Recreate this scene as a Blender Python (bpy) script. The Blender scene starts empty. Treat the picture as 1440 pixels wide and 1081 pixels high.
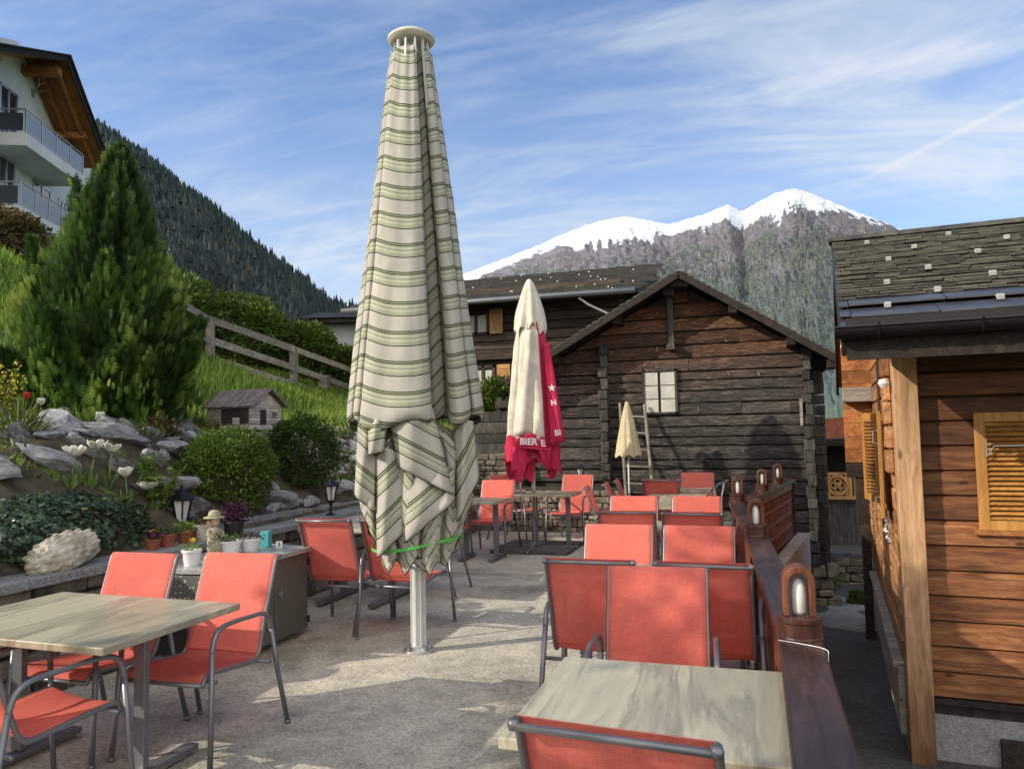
import bpy, math, random
from mathutils import Vector, Matrix, noise
rad = math.radians
R = random.Random(7)
SC = bpy.context.scene
COL = SC.collection
V = Vector

# ------------------------------------------------------------------ mesh builder
class MB:
    def __init__(s): s.v = []; s.f = []; s.r = []; s.uv = []; s.hasuv = False; s.mi = []; s.cm = 0
    def raw(s, vs, fs, rnd=None, uvs=None):
        b = len(s.v); rnd = R.random() if rnd is None else rnd
        s.v.extend([tuple(p) for p in vs]); s.r.extend([rnd] * len(vs))
        if uvs: s.hasuv = True; s.uv.extend(uvs)
        else: s.uv.extend([(0.0, 0.0)] * len(vs))
        for f in fs: s.f.append(tuple(i + b for i in f)); s.mi.append(s.cm)
        return s
    def box(s, c, d, rot=None, rnd=None, jit=0.0, taper=None):
        hx, hy, hz = d[0] / 2, d[1] / 2, d[2] / 2
        vs = []
        for z in (-hz, hz):
            k = 1.0 if (taper is None or z < 0) else taper
            for x, y in ((-hx, -hy), (hx, -hy), (hx, hy), (-hx, hy)):
                p = V((x * k, y * k, z))
                if jit: p += V((R.uniform(-jit, jit), R.uniform(-jit, jit), R.uniform(-jit, jit)))
                if rot is not None: p = rot @ p
                vs.append(p + V(c))
        return s.raw(vs, [(0, 3, 2, 1), (4, 5, 6, 7), (0, 1, 5, 4), (1, 2, 6, 5), (2, 3, 7, 6), (3, 0, 4, 7)], rnd)
    def mm(s, x0, x1, y0, y1, z0, z1, rnd=None, jit=0.0):
        return s.box(((x0 + x1) / 2, (y0 + y1) / 2, (z0 + z1) / 2), (x1 - x0, y1 - y0, z1 - z0), None, rnd, jit)
    def beam(s, a, b, w, h, up=(0, 0, 1), rnd=None):
        a = V(a); b = V(b); d = (b - a); L = d.length; d.normalize(); u = V(up)
        x = d.cross(u).normalized(); z = x.cross(d)
        m = Matrix((x, d, z)).transposed()
        return s.box((a + b) / 2, (w, L, h), m, rnd)
    def tube(s, pts, r, n=10, caps=True, flat=1.0, rnd=None, closed=False):
        pts = [V(p) for p in pts]; N = len(pts); rr = r if isinstance(r, (list, tuple)) else [r] * N
        vs = []; pu = None
        for i, p in enumerate(pts):
            if closed: t = pts[(i + 1) % N] - pts[i - 1]
            else: t = pts[min(i + 1, N - 1)] - pts[max(i - 1, 0)]
            t.normalize()
            if pu is None:
                pu = V((1, 0, 0)) if abs(t.x) < .9 else V((0, 1, 0))
            u = (pu - t * pu.dot(t))
            if u.length < 1e-4: u = t.orthogonal()
            u.normalize(); pu = u; w = t.cross(u)
            for k in range(n):
                a = 2 * math.pi * k / n
                vs.append(p + u * math.cos(a) * rr[i] + w * math.sin(a) * rr[i] * flat)
        fs = []
        for i in range(N if closed else N - 1):
            j = (i + 1) % N
            for k in range(n):
                fs.append((i * n + k, i * n + (k + 1) % n, j * n + (k + 1) % n, j * n + k))
        if caps and not closed:
            fs.append(tuple(range(n))[::-1]); fs.append(tuple((N - 1) * n + k for k in range(n)))
        return s.raw(vs, fs, rnd)
    def lathe(s, prof, c=(0, 0, 0), n=24, rnd=None, sq=None):
        vs = []; c = V(c)
        for r, z in prof:
            for k in range(n):
                a = 2 * math.pi * k / n
                vs.append(c + V((r * math.cos(a), r * math.sin(a), z)))
        fs = []
        for i in range(len(prof) - 1):
            for k in range(n):
                fs.append((i * n + k, i * n + (k + 1) % n, (i + 1) * n + (k + 1) % n, (i + 1) * n + k))
        fs.append(tuple(range(n))[::-1]); fs.append(tuple((len(prof) - 1) * n + k for k in range(n)))
        return s.raw(vs, fs, rnd)
    def prism(s, poly, axis, a, b, rnd=None):
        """poly of 2D points extruded along axis 'x','y' or 'z' from a to b"""
        def mk(p, t):
            return {'x': (t, p[0], p[1]), 'y': (p[0], t, p[1]), 'z': (p[0], p[1], t)}[axis]
        n = len(poly)
        vs = [mk(p, a) for p in poly] + [mk(p, b) for p in poly]
        fs = [tuple(range(n))[::-1], tuple(range(n, 2 * n))] + [(i, (i + 1) % n, n + (i + 1) % n, n + i) for i in range(n)]
        return s.raw(vs, fs, rnd)
    def leaf(s, p, d, nrm, L, W, rnd=None, fold=0.0):
        d = V(d).normalized(); sd = d.cross(V(nrm))
        if sd.length < 1e-5: sd = d.orthogonal()
        sd.normalize(); p = V(p)
        up = sd.cross(d) * fold
        return s.raw([p, p + d * L * .45 + sd * W / 2 + up, p + d * L, p + d * L * .45 - sd * W / 2 + up], [(0, 1, 2, 3)], rnd)
    def grid(s, P, closed=False, uvs=None, rnd=None):
        nr = len(P); nc = len(P[0]); vs = [p for row in P for p in row]; fs = []
        for i in range(nr - 1):
            for j in range(nc if closed else nc - 1):
                k = (j + 1) % nc
                fs.append((i * nc + j, i * nc + k, (i + 1) * nc + k, (i + 1) * nc + j))
        return s.raw(vs, fs, rnd, [u for row in uvs for u in row] if uvs else None)
    def build(s, name, mat, parent=None, smooth=False, bevel=0, loc=None, subsurf=0, solid=0, auto=None):
        me = bpy.data.meshes.new(name); me.from_pydata(s.v, [], s.f)
        mats = mat if isinstance(mat, (list, tuple)) else [mat]
        for m in mats: me.materials.append(m)
        a = me.attributes.new('rnd', 'FLOAT', 'POINT'); a.data.foreach_set('value', s.r)
        if s.hasuv:
            ul = me.uv_layers.new(name='UVMap'); li = [0] * len(me.loops); me.loops.foreach_get('vertex_index', li)
            flat = []
            for i in li: flat.extend(s.uv[i])
            ul.data.foreach_set('uv', flat)
        if len(mats) > 1: me.polygons.foreach_set('material_index', s.mi)
        if smooth: me.polygons.foreach_set('use_smooth', [True] * len(me.polygons))
        me.validate(); me.update()
        o = bpy.data.objects.new(name, me); COL.objects.link(o)
        if parent is not None: o.parent = parent
        if loc is not None: o.location = loc
        if solid:
            m = o.modifiers.new('solid', 'SOLIDIFY'); m.thickness = solid; m.offset = 0
        if subsurf:
            m = o.modifiers.new('sub', 'SUBSURF'); m.levels = subsurf; m.render_levels = subsurf
        if bevel:
            m = o.modifiers.new('bevel', 'BEVEL'); m.width = bevel; m.segments = 2; m.limit_method = 'ANGLE'; m.angle_limit = rad(40)
        return o

def tag(o, label=None, cat=None, group=None, kind=None):
    if label: o['label'] = label
    if cat: o['category'] = cat
    if group: o['group'] = group
    if kind: o['kind'] = kind
    return o
def thing(name, label, cat, loc=(0, 0, 0), rz=0.0, group=None):
    o = bpy.data.objects.new(name, None); COL.objects.link(o); o.empty_display_size = .1
    o.location = loc; o.rotation_euler = (0, 0, rz)
    return tag(o, label, cat, group)
def dup(root, loc, rz=0.0, label=None, group=None, scale=None):
    r = root.copy(); COL.objects.link(r); r.location = loc; r.rotation_euler = (0, 0, rz)
    if label: r['label'] = label
    if group: r['group'] = group
    if scale: r.scale = scale
    for ch in KIDS.get(root.name, list(root.children)):
        c = ch.copy(); COL.objects.link(c); c.parent = r
        for g in list(ch.children):
            d = g.copy(); COL.objects.link(d); d.parent = c
    return r
KIDS = {}
def ns(p, sc=1.0): return noise.noise(V(p) * sc)
def catmull(P, k, closed=False):
    out = []; N = len(P)
    for i in range(N if closed else N - 1):
        g = lambda j: P[j % N] if closed else P[max(0, min(N - 1, j))]
        a, b, c, d = g(i - 1), g(i), g(i + 1), g(i + 2)
        for q in range(k):
            t = q / k
            out.append(tuple(.5 * ((2 * b[m]) + (-a[m] + c[m]) * t + (2 * a[m] - 5 * b[m] + 4 * c[m] - d[m]) * t * t + (-a[m] + 3 * b[m] - 3 * c[m] + d[m]) * t ** 3) for m in range(len(b))))
    if not closed: out.append(tuple(P[-1]))
    return out
def lerp(a, b, t): return a + (b - a) * t
def clamp(x, a=0., b=1.): return max(a, min(b, x))
def sst(a, b, x): t = clamp((x - a) / (b - a)); return t * t * (3 - 2 * t)

# ------------------------------------------------------------------ materials
class NT:
    def __init__(s, name):
        s.m = bpy.data.materials.new(name); s.m.use_nodes = True; s.t = s.m.node_tree; s.t.nodes.clear()
        s.out = s.t.nodes.new('ShaderNodeOutputMaterial')
    def n(s, typ, **k):
        nd = s.t.nodes.new(typ)
        for a, b in k.items(): setattr(nd, a, b)
        return nd
    def l(s, a, b): s.t.links.new(a, b)
    def coord(s, which='Object', scale=(1, 1, 1), rot=(0, 0, 0), rndshift=0.0):
        tc = s.n('ShaderNodeTexCoord'); mp = s.n('ShaderNodeMapping'); mp.inputs['Scale'].default_value = scale; mp.inputs['Rotation'].default_value = rot
        s.l(tc.outputs[which], mp.inputs['Vector'])
        if rndshift:
            at = s.n('ShaderNodeAttribute'); at.attribute_name = 'rnd'
            mu = s.n('ShaderNodeMath', operation='MULTIPLY'); mu.inputs[1].default_value = rndshift; s.l(at.outputs['Fac'], mu.inputs[0])
            s.l(mu.outputs[0], mp.inputs['Location'])
        return mp.outputs['Vector']
    def noise(s, vec, scale, detail=4, rough=.55, dist=0.0):
        nd = s.n('ShaderNodeTexNoise'); nd.inputs['Scale'].default_value = scale; nd.inputs['Detail'].default_value = detail
        nd.inputs['Roughness'].default_value = rough; nd.inputs['Distortion'].default_value = dist; s.l(vec, nd.inputs['Vector']); return nd.outputs['Fac']
    def ramp(s, fac, cols, interp='LINEAR'):
        nd = s.n('ShaderNodeValToRGB'); cr = nd.color_ramp; cr.interpolation = interp
        while len(cr.elements) < len(cols): cr.elements.new(.5)
        for e, (p, c) in zip(cr.elements, cols): e.position = p; e.color = (*c, 1) if len(c) == 3 else c
        if fac is not None: s.l(fac, nd.inputs['Fac'])
        return nd.outputs['Color']
    def mix(s, fac, a, b, mode='MIX'):
        nd = s.n('ShaderNodeMix', data_type='RGBA', blend_type=mode)
        for sock, val in ((nd.inputs[0], fac), (nd.inputs[6], a), (nd.inputs[7], b)):
            if isinstance(val, (int, float)): sock.default_value = val
            elif isinstance(val, (tuple, list)): sock.default_value = (*val, 1) if len(val) == 3 else val
            else: s.l(val, sock)
        return nd.outputs[2]
    def math(s, op, a, b=None, c=None):
        nd = s.n('ShaderNodeMath', operation=op)
        for i, val in enumerate((a, b, c)):
            if val is None: continue
            if isinstance(val, (int, float)): nd.inputs[i].default_value = val
            else: s.l(val, nd.inputs[i])
        return nd.outputs[0]
    def attr(s, name='rnd'):
        nd = s.n('ShaderNodeAttribute'); nd.attribute_name = name; return nd.outputs['Fac']
    def bump(s, h, strength=.3, dist=.01):
        nd = s.n('ShaderNodeBump'); nd.inputs['Strength'].default_value = strength; nd.inputs['Distance'].default_value = dist; s.l(h, nd.inputs['Height']); return nd.outputs['Normal']
    def pbsdf(s, col, rough=.6, metal=0.0, normal=None, spec=.5):
        b = s.n('ShaderNodeBsdfPrincipled')
        for k, val in (('Base Color', col), ('Roughness', rough), ('Metallic', metal)):
            if isinstance(val, (int, float)): b.inputs[k].default_value = val
            elif isinstance(val, (tuple, list)): b.inputs[k].default_value = (*val, 1)
            else: s.l(val, b.inputs[k])
        b.inputs['Specular IOR Level'].default_value = spec
        if normal is not None: s.l(normal, b.inputs['Normal'])
        return b.outputs[0]
    def done(s, sh): s.l(sh, s.out.inputs['Surface']); return s.m

def mottled(name, a, b, scale=4, rough=.7, bump=.3, bd=.01, metal=0, big=1.2, bigamt=.5, stretch=(1, 1, 1), fine=None, spec=.4, rndamt=.0, detail=6):
    t = NT(name); v = t.coord('Object', stretch, rndshift=13.7)
    n1 = t.noise(v, scale, detail, .6); c = t.ramp(n1, [(.3, a), (.7, b)])
    n2 = t.noise(v, big, 3); c = t.mix(bigamt, c, t.ramp(n2, [(.3, (.45,) * 3), (.7, (1.25,) * 3)]), 'MULTIPLY')
    if rndamt: c = t.mix(rndamt, c, t.ramp(t.attr(), [(0, (.4,) * 3), (1, (1.5,) * 3)]), 'MULTIPLY')
    h = t.noise(v, fine or scale * 3, 5, .65)
    return t.done(t.pbsdf(c, rough, metal, t.bump(h, bump, bd), spec))

def wood(name, dark, mid, light, axis='x', scale=3.0, rough=.75, bump=.4, streak=14, rndamt=.6, weather=None, zgrad=None, knots=True, bd=.006):
    t = NT(name); st = {'x': (.12, 1, 1), 'y': (1, .12, 1), 'z': (1, 1, .12)}[axis]
    v = t.coord('Object', st, rndshift=31.3)
    w = t.noise(v, scale * 2.2, 3, .5, .6)
    g = t.noise(v, streak * 2.5, 6, .7, .8)
    c = t.ramp(g, [(.25, dark), (.5, mid), (.75, light)])
    c = t.mix(.55, c, t.ramp(w, [(.3, (.45,) * 3), (.65, (1.25,) * 3)]), 'MULTIPLY')
    if rndamt: c = t.mix(rndamt, c, t.ramp(t.attr(), [(0, (.5, .47, .45)), (1, (1.35, 1.33, 1.3))]), 'MULTIPLY')
    if knots:
        vk = t.coord('Object', {'x': (.45, 1, 1), 'y': (1, .45, 1), 'z': (1, 1, .45)}[axis], rndshift=17.)
        vo = t.n('ShaderNodeTexVoronoi'); vo.inputs['Scale'].default_value = 5.5; vo.inputs['Randomness'].default_value = 1; t.l(vk, vo.inputs['Vector'])
        kn = t.ramp(vo.outputs['Distance'], [(.05, (.25, .2, .16)), (.11, (1, 1, 1))])
        c = t.mix(.8, c, kn, 'MULTIPLY')
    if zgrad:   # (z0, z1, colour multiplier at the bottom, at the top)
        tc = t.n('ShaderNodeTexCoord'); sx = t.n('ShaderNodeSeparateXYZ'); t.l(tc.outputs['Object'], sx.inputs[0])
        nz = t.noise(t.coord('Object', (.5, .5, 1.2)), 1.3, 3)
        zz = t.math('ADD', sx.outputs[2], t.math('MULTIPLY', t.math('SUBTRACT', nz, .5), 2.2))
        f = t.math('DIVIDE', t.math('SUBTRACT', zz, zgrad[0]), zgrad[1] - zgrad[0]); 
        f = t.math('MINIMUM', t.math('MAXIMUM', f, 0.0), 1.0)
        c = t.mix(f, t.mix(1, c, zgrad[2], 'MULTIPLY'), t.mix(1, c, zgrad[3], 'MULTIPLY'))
    if weather:
        c = t.mix(t.ramp(t.noise(t.coord('Object', rndshift=3), 2.2, 4), [(.45, (0,) * 3), (.7, (1,) * 3)]), c, weather)
    return t.done(t.pbsdf(c, rough, 0, t.bump(g, bump, bd), .3))

def paint(name, col, rough=.45, metal=0., var=.12, scale=6, bump=.05, spec=.5):
    t = NT(name); v = t.coord('Object', rndshift=5)
    n1 = t.noise(v, scale, 5, .6)
    c = t.mix(1, col, t.ramp(n1, [(.25, (1 - var,) * 3), (.75, (1 + var,) * 3)]), 'MULTIPLY')
    r = t.math('ADD', t.math('MULTIPLY', n1, .25), rough - .12)
    return t.done(t.pbsdf(c, r, metal, t.bump(t.noise(v, scale * 20, 3), bump, .002), spec))

def leafmat(name, cols, trans=.35, rough=.5, clump=2.0, lo=.45, hi=1.5):
    t = NT(name); c = t.ramp(t.attr(), cols)
    n = t.noise(t.coord('Object'), clump, 3)
    c = t.mix(1, c, t.ramp(n, [(.3, (lo,) * 3), (.7, (hi,) * 3)]), 'MULTIPLY')
    p = t.pbsdf(c, rough, 0, None, .35)
    tr = t.n('ShaderNodeBsdfTranslucent'); t.l(c, tr.inputs['Color'])
    ms = t.n('ShaderNodeMixShader'); ms.inputs[0].default_value = trans; t.l(p, ms.inputs[1]); t.l(tr.outputs[0], ms.inputs[2])
    return t.done(ms.outputs[0])

def cloth(name, col, trans=.3, see=0.0, weave=900, dirt=.15, rough=.8):
    t = NT(name); v = t.coord('Object', rndshift=0)
    n1 = t.noise(v, 5, 5, .6); c = col
    if see:
        oi = t.n('ShaderNodeObjectInfo'); c = t.mix(1, c, t.ramp(oi.outputs['Random'], [(0, (.84, .82, .84)), (1, (1.06, 1.12, 1.14))]), 'MULTIPLY')
    c = t.mix(1, c, t.ramp(n1, [(.25, (1 - dirt,) * 3), (.75, (1 + dirt,) * 3)]), 'MULTIPLY')
    wv = t.noise(t.coord('Object', (1, .12, .12)), weave / 4, 2); wh = t.noise(t.coord('Object', (.12, 1, 1)), weave / 4, 2)
    ww = t.math('ADD', wv, wh)
    c = t.mix(.5, c, t.ramp(t.math('MULTIPLY', ww, .5), [(.35, (.75,) * 3), (.65, (1.2,) * 3)]), 'MULTIPLY')
    p = t.pbsdf(c, rough, 0, t.bump(ww, .15, .002), .25)
    tr = t.n('ShaderNodeBsdfTranslucent'); t.l(c, tr.inputs['Color'])
    ms = t.n('ShaderNodeMixShader'); ms.inputs[0].default_value = trans; t.l(p, ms.inputs[1]); t.l(tr.outputs[0], ms.inputs[2]); o = ms.outputs[0]
    if see:
        tp = t.n('ShaderNodeBsdfTransparent'); tp.inputs[0].default_value = (1, .72, .66, 1)
        m2 = t.n('ShaderNodeMixShader'); m2.inputs[0].default_value = see; t.l(o, m2.inputs[1]); t.l(tp.outputs[0], m2.inputs[2]); o = m2.outputs[0]
    return t.done(o)

def striped():
    t = NT('striped_canvas'); uv = t.n('ShaderNodeUVMap'); sp = t.n('ShaderNodeSeparateXYZ'); t.l(uv.outputs[0], sp.inputs[0])
    wob = t.math('MULTIPLY', t.math('SUBTRACT', t.noise(t.coord('Object'), 3.0, 2), .5), .012)
    f = t.math('FRACT', t.math('DIVIDE', t.math('ADD', sp.outputs[1], wob), .215))
    cr = (.50, .475, .42); dk = (.035, .04, .028); g1 = (.40, .41, .29); g2 = (.50, .50, .39); g3 = (.28, .29, .21)
    c = t.ramp(f, [(0, cr), (.44, dk), (.480, g2), (.505, g3), (.53, g1), (.60, g2), (.68, g3), (.73, g2), (.80, g1), (.845, dk), (.885, g1), (.915, dk), (.955, g2), (.975, cr)], 'CONSTANT')
    n1 = t.noise(t.coord('Object'), 3, 5, .6)
    c = t.mix(1, c, t.ramp(n1, [(.3, (.86,) * 3), (.7, (1.08,) * 3)]), 'MULTIPLY')
    # slight vertical grime streaks
    ns_ = t.noise(t.coord('Object', (1, 1, .1)), 14, 4); c = t.mix(.3, c, t.ramp(ns_, [(.35, (.75,) * 3), (.6, (1.05,) * 3)]), 'MULTIPLY')
    fine = t.noise(t.coord('Object'), 260, 2)
    wr = t.noise(t.coord('Object', (1, 1, .35)), 9, 4, .6)
    hh = t.math('ADD', t.math('MULTIPLY', fine, .05), wr)
    p = t.pbsdf(c, .85, 0, t.bump(hh, .35, .02), .2)
    tr = t.n('ShaderNodeBsdfTranslucent'); t.l(c, tr.inputs['Color'])
    ms = t.n('ShaderNodeMixShader'); ms.inputs[0].default_value = .15; t.l(p, ms.inputs[1]); t.l(tr.outputs[0], ms.inputs[2])
    return t.done(ms.outputs[0])

def concrete(name, a, b, agg=(.55, .5, .42), aggs=.5, stain=.5, rough=.9):
    t = NT(name); v = t.coord('Object')
    n1 = t.noise(v, 38, 8, .75); c = t.ramp(n1, [(.34, a), (.66, b)])
    vo = t.n('ShaderNodeTexVoronoi'); vo.inputs['Scale'].default_value = 120; t.l(v, vo.inputs['Vector'])
    sep = t.n('ShaderNodeSeparateXYZ'); t.l(vo.outputs['Color'], sep.inputs[0])
    c = t.mix(t.math('MULTIPLY', t.math('GREATER_THAN', sep.outputs[0], .72), aggs), c, agg)
    c = t.mix(t.math('MULTIPLY', t.math('LESS_THAN', sep.outputs[1], .18), aggs), c, (.05, .045, .04))
    n2 = t.noise(v, 1.1, 6, .65, .4); c = t.mix(stain, c, t.ramp(n2, [(.3, (.5, .49, .46)), (.5, (.95,) * 3), (.7, (1.3, 1.28, 1.22))]), 'MULTIPLY')
    n3 = t.noise(v, 5.5, 5, .7); c = t.mix(.55, c, t.ramp(n3, [(.32, (.55,) * 3), (.55, (1.1,) * 3)]), 'MULTIPLY')
    ve = t.n('ShaderNodeTexVoronoi'); ve.feature = 'DISTANCE_TO_EDGE'; ve.inputs['Scale'].default_value = .42
    dv = t.n('ShaderNodeVectorMath', operation='ADD'); t.l(v, dv.inputs[0]); nn_ = t.n('ShaderNodeTexNoise'); nn_.inputs['Scale'].default_value = 2.2; nn_.inputs['Detail'].default_value = 6; t.l(v, nn_.inputs['Vector']); t.l(nn_.outputs['Color'], dv.inputs[1]); t.l(dv.outputs[0], ve.inputs['Vector'])
    c = t.mix(.22, c, t.ramp(ve.outputs['Distance'], [(.0, (.35, .33, .3)), (.004, (.6,) * 3), (.007, (1,) * 3)]), 'MULTIPLY')
    pt_ = t.noise(v, .55, 3, .5, .2); c = t.mix(.6, c, t.ramp(pt_, [(.40, (.78, .76, .73)), (.47, (1.0,) * 3), (.60, (1.08,) * 3)]), 'MULTIPLY')
    h = t.math('ADD', t.math('MULTIPLY', vo.outputs['Distance'], .6), t.math('MULTIPLY', n1, 1.3))
    return t.done(t.pbsdf(c, rough, 0, t.bump(h, .6, .008), .25))

M = {}
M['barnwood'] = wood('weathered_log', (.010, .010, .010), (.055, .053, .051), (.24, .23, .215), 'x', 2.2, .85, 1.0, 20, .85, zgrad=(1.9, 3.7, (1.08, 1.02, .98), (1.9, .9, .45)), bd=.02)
M['barnend'] = wood('weathered_log_end', (.015, .013, .011), (.055, .05, .045), (.14, .13, .12), 'z', 3, .85, .6, 10, .7, bd=.01)
M['darkbeam'] = wood('dark_beam', (.008, .006, .005), (.025, .018, .014), (.06, .045, .035), 'y', 3, .8, .4, 10, .5, knots=False)
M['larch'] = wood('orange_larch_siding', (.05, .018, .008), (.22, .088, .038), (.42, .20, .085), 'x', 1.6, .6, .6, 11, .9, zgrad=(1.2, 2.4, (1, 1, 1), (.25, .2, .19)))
M['larch_side'] = wood('orange_larch_side', (.10, .05, .02), (.36, .17, .07), (.62, .36, .17), 'y', 1.8, .65, .5, 8, .7)
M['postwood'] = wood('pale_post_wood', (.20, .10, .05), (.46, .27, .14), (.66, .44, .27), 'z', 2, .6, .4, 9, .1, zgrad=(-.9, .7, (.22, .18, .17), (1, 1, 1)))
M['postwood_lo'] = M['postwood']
M['shutter'] = wood('honey_shutter_wood', (.26, .115, .03), (.43, .20, .05), (.55, .29, .085), 'z', 2, .5, .2, 8, .3, knots=False)
M['soffit'] = wood('soffit_boards', (.14, .05, .015), (.34, .13, .04), (.5, .24, .09), 'y', 2, .7, .3, 8, .6, knots=False)
M['greywood'] = wood('silvered_fence_wood', (.10, .09, .075), (.26, .235, .20), (.42, .39, .34), 'x', 3, .85, .4, 10, .5)
M['miniwood'] = wood('bleached_small_boards', (.26, .24, .21), (.54, .50, .45), (.70, .66, .60), 'x', 4, .85, .3, 12, .5, knots=False)
M['miniroof'] = wood('small_roof_boards', (.09, .075, .07), (.22, .18, .17), (.36, .31, .29), 'y', 4, .8, .3, 12, .6, knots=False)
M['railwood'] = wood('dark_glazed_rail_wood', (.018, .010, .008), (.045, .022, .017), (.10, .052, .04), 'y', 2.5, .38, .25, 9, .25, knots=False)
M['panelwood'] = wood('red_brown_panel_wood', (.06, .018, .010), (.17, .055, .028), (.30, .12, .06), 'z', 2.5, .5, .25, 9, .5, knots=False)
M['lampwood'] = wood('lamp_arch_wood', (.035, .012, .007), (.12, .04, .02), (.26, .10, .045), 'z', 3, .4, .2, 12, .3, knots=False)
M['farwood'] = wood('far_house_wood', (.02, .013, .010), (.06, .042, .032), (.15, .115, .085), 'x', 1.2, .8, .4, 6, .9, knots=False)
M['lampdrum'] = wood('lamp_drum_wood', (.02, .009, .007), (.055, .022, .016), (.11, .05, .035), 'z', 3, .35, .2, 12, .3, knots=False)
M['honeyfar'] = wood('far_shutter_wood', (.25, .12, .04), (.45, .24, .09), (.55, .32, .14), 'z', 2, .6, .2, 8, .3, knots=False)
M['slate'] = mottled('slate_tiles', (.03, .03, .026), (.11, .105, .078), 9, .75, .5, .008, 0, 1.6, .7, rndamt=.5)
M['slatedark'] = mottled('blue_slate_tiles', (.02, .022, .03), (.055, .06, .075), 7, .38, .3, .005, rndamt=.4, spec=.6)
M['farroof'] = mottled('far_slate_roof', (.022, .021, .02), (.058, .054, .048), 5, .85, .5, .02, rndamt=.6)
M['gutter'] = paint('dark_gutter_metal', (.028, .024, .023), .35, .6)
M['steel'] = paint('bare_steel', (.45, .45, .45), .35, .9)
M['snowguard'] = paint('pale_snow_guard', (.50, .50, .47), .5, .2)
M['anth'] = paint('grey_powder_coat', (.19, .195, .205), .38, .5, spec=.6)
M['black'] = paint('black_paint', (.012, .013, .015), .4, .3)
M['blackplastic'] = paint('black_plastic', (.015, .015, .016), .5, 0)
M['white'] = paint('white_paint', (.75, .75, .73), .5, 0)
M['alu'] = paint('anodised_aluminium', (.62, .63, .63), .3, .85)
M['whitealu'] = paint('white_coated_pole', (.62, .63, .62), .35, .3)
M['fab'] = cloth('coral_mesh_sling', (.90, .265, .205), .40, .27)
M['striped'] = striped()
M['cream'] = cloth('cream_canvas', (.66, .62, .52), .2, 0, 500, .2)
M['red'] = cloth('crimson_canvas', (.62, .035, .10), .3, 0, 500, .15)
M['creamlight'] = cloth('pale_yellow_canvas', (.66, .58, .38), .3, 0, 500, .12)
M['green'] = cloth('green_webbing', (.10, .48, .08), .1, 0, 500, .1)
M['hemdark'] = cloth('dark_green_piping', (.03, .035, .022), .0, 0, 500, .1)
M['letter'] = paint('white_lettering', (.72, .68, .66), .7, 0)
M['ground'] = concrete('washed_concrete', (.30, .28, .225), (.65, .62, .52), aggs=.32, stain=.9)
M['slab'] = concrete('smooth_concrete', (.42, .39, .33), (.56, .52, .45), aggs=.15, stain=.5)
M['wallconc'] = mottled('wall_concrete', (.38, .36, .32), (.55, .52, .46), 6, .9, .3)
M['alley'] = mottled('dark_asphalt', (.04, .04, .04), (.12, .118, .112), 30, .9, .5, .006, big=1.5, bigamt=.6)
M['pathconc'] = mottled('pale_path_concrete', (.20, .19, .165), (.34, .32, .28), 12, .9, .5, .01)
M['granite'] = mottled('granite_cap', (.09, .092, .095), (.40, .40, .39), 70, .75, .4, .004, big=3, bigamt=.5, fine=160)
M['granitetop'] = mottled('polished_granite_top', (.20, .21, .21), (.46, .47, .46), 60, .3, .05, .002, big=3, bigamt=.4, fine=160, spec=.6)
M['stone'] = mottled('rubble_stone', (.09, .075, .055), (.34, .29, .22), 6, .9, .8, .02, big=2, bigamt=.6, rndamt=.75, fine=30)
M['mortar'] = mottled('dark_joint', (.02, .018, .014), (.06, .05, .04), 10, .95, .5)
M['rock'] = mottled('grey_rock', (.10, .105, .11), (.44, .44, .44), 5, .85, .9, .02, big=1.6, bigamt=.6, fine=22, rndamt=.35)
M['rockpale'] = mottled('pale_rock', (.24, .235, .22), (.58, .57, .54), 5, .85, .9, .02, big=1.6, bigamt=.6, fine=22, rndamt=.3)
M['quartz'] = mottled('creamy_quartz', (.36, .30, .20), (.66, .61, .50), 9, .75, 1.0, .02, big=4, bigamt=.5, fine=30)
M['soil'] = mottled('garden_soil', (.04, .034, .02), (.13, .115, .07), 8, .95, .8, .03)
M['plaster'] = mottled('white_render', (.60, .60, .59), (.70, .70, .69), 4, .9, .15, .004, bigamt=.2)
M['roughplaster'] = mottled('grey_roughcast', (.26, .255, .245), (.46, .455, .44), 40, .95, 1.0, .02, fine=70, bigamt=.4)
M['terra'] = mottled('terracotta', (.20, .055, .03), (.32, .10, .055), 9, .7, .2, .003)
M['ceramic'] = paint('white_glazed_ceramic', (.72, .72, .70), .2, 0, .04)
M['turq'] = mottled('turquoise_tin', (.04, .26, .28), (.10, .40, .42), 40, .45, .1, .002)
M['cabinet'] = paint('taupe_metal_cabinet', (.125, .122, .108), .5, .3, .1)
M['tcloth'] = None
M['glassdark'] = paint('dark_window_glass', (.03, .035, .045), .08, 0, .1, spec=.8)
M['curtain'] = cloth('net_curtain', (.50, .49, .44), .1, 0, 300, .2)
M['balglass'] = paint('frosted_balcony_glass', (.17, .20, .24), .2, 0, .1, spec=.7)
M['lampglass'] = paint('milk_lamp_glass', (.66, .65, .62), .25, 0, .05, spec=.6)
M['hair'] = mottled('statue_brown', (.20, .11, .05), (.34, .20, .10), 20, .8)
M['statue'] = mottled('statue_stone', (.24, .22, .14), (.44, .40, .28), 25, .8, .4, .004)
M['skin'] = mottled('statue_face', (.50, .34, .26), (.58, .42, .33), 10, .7, .1)
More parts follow.
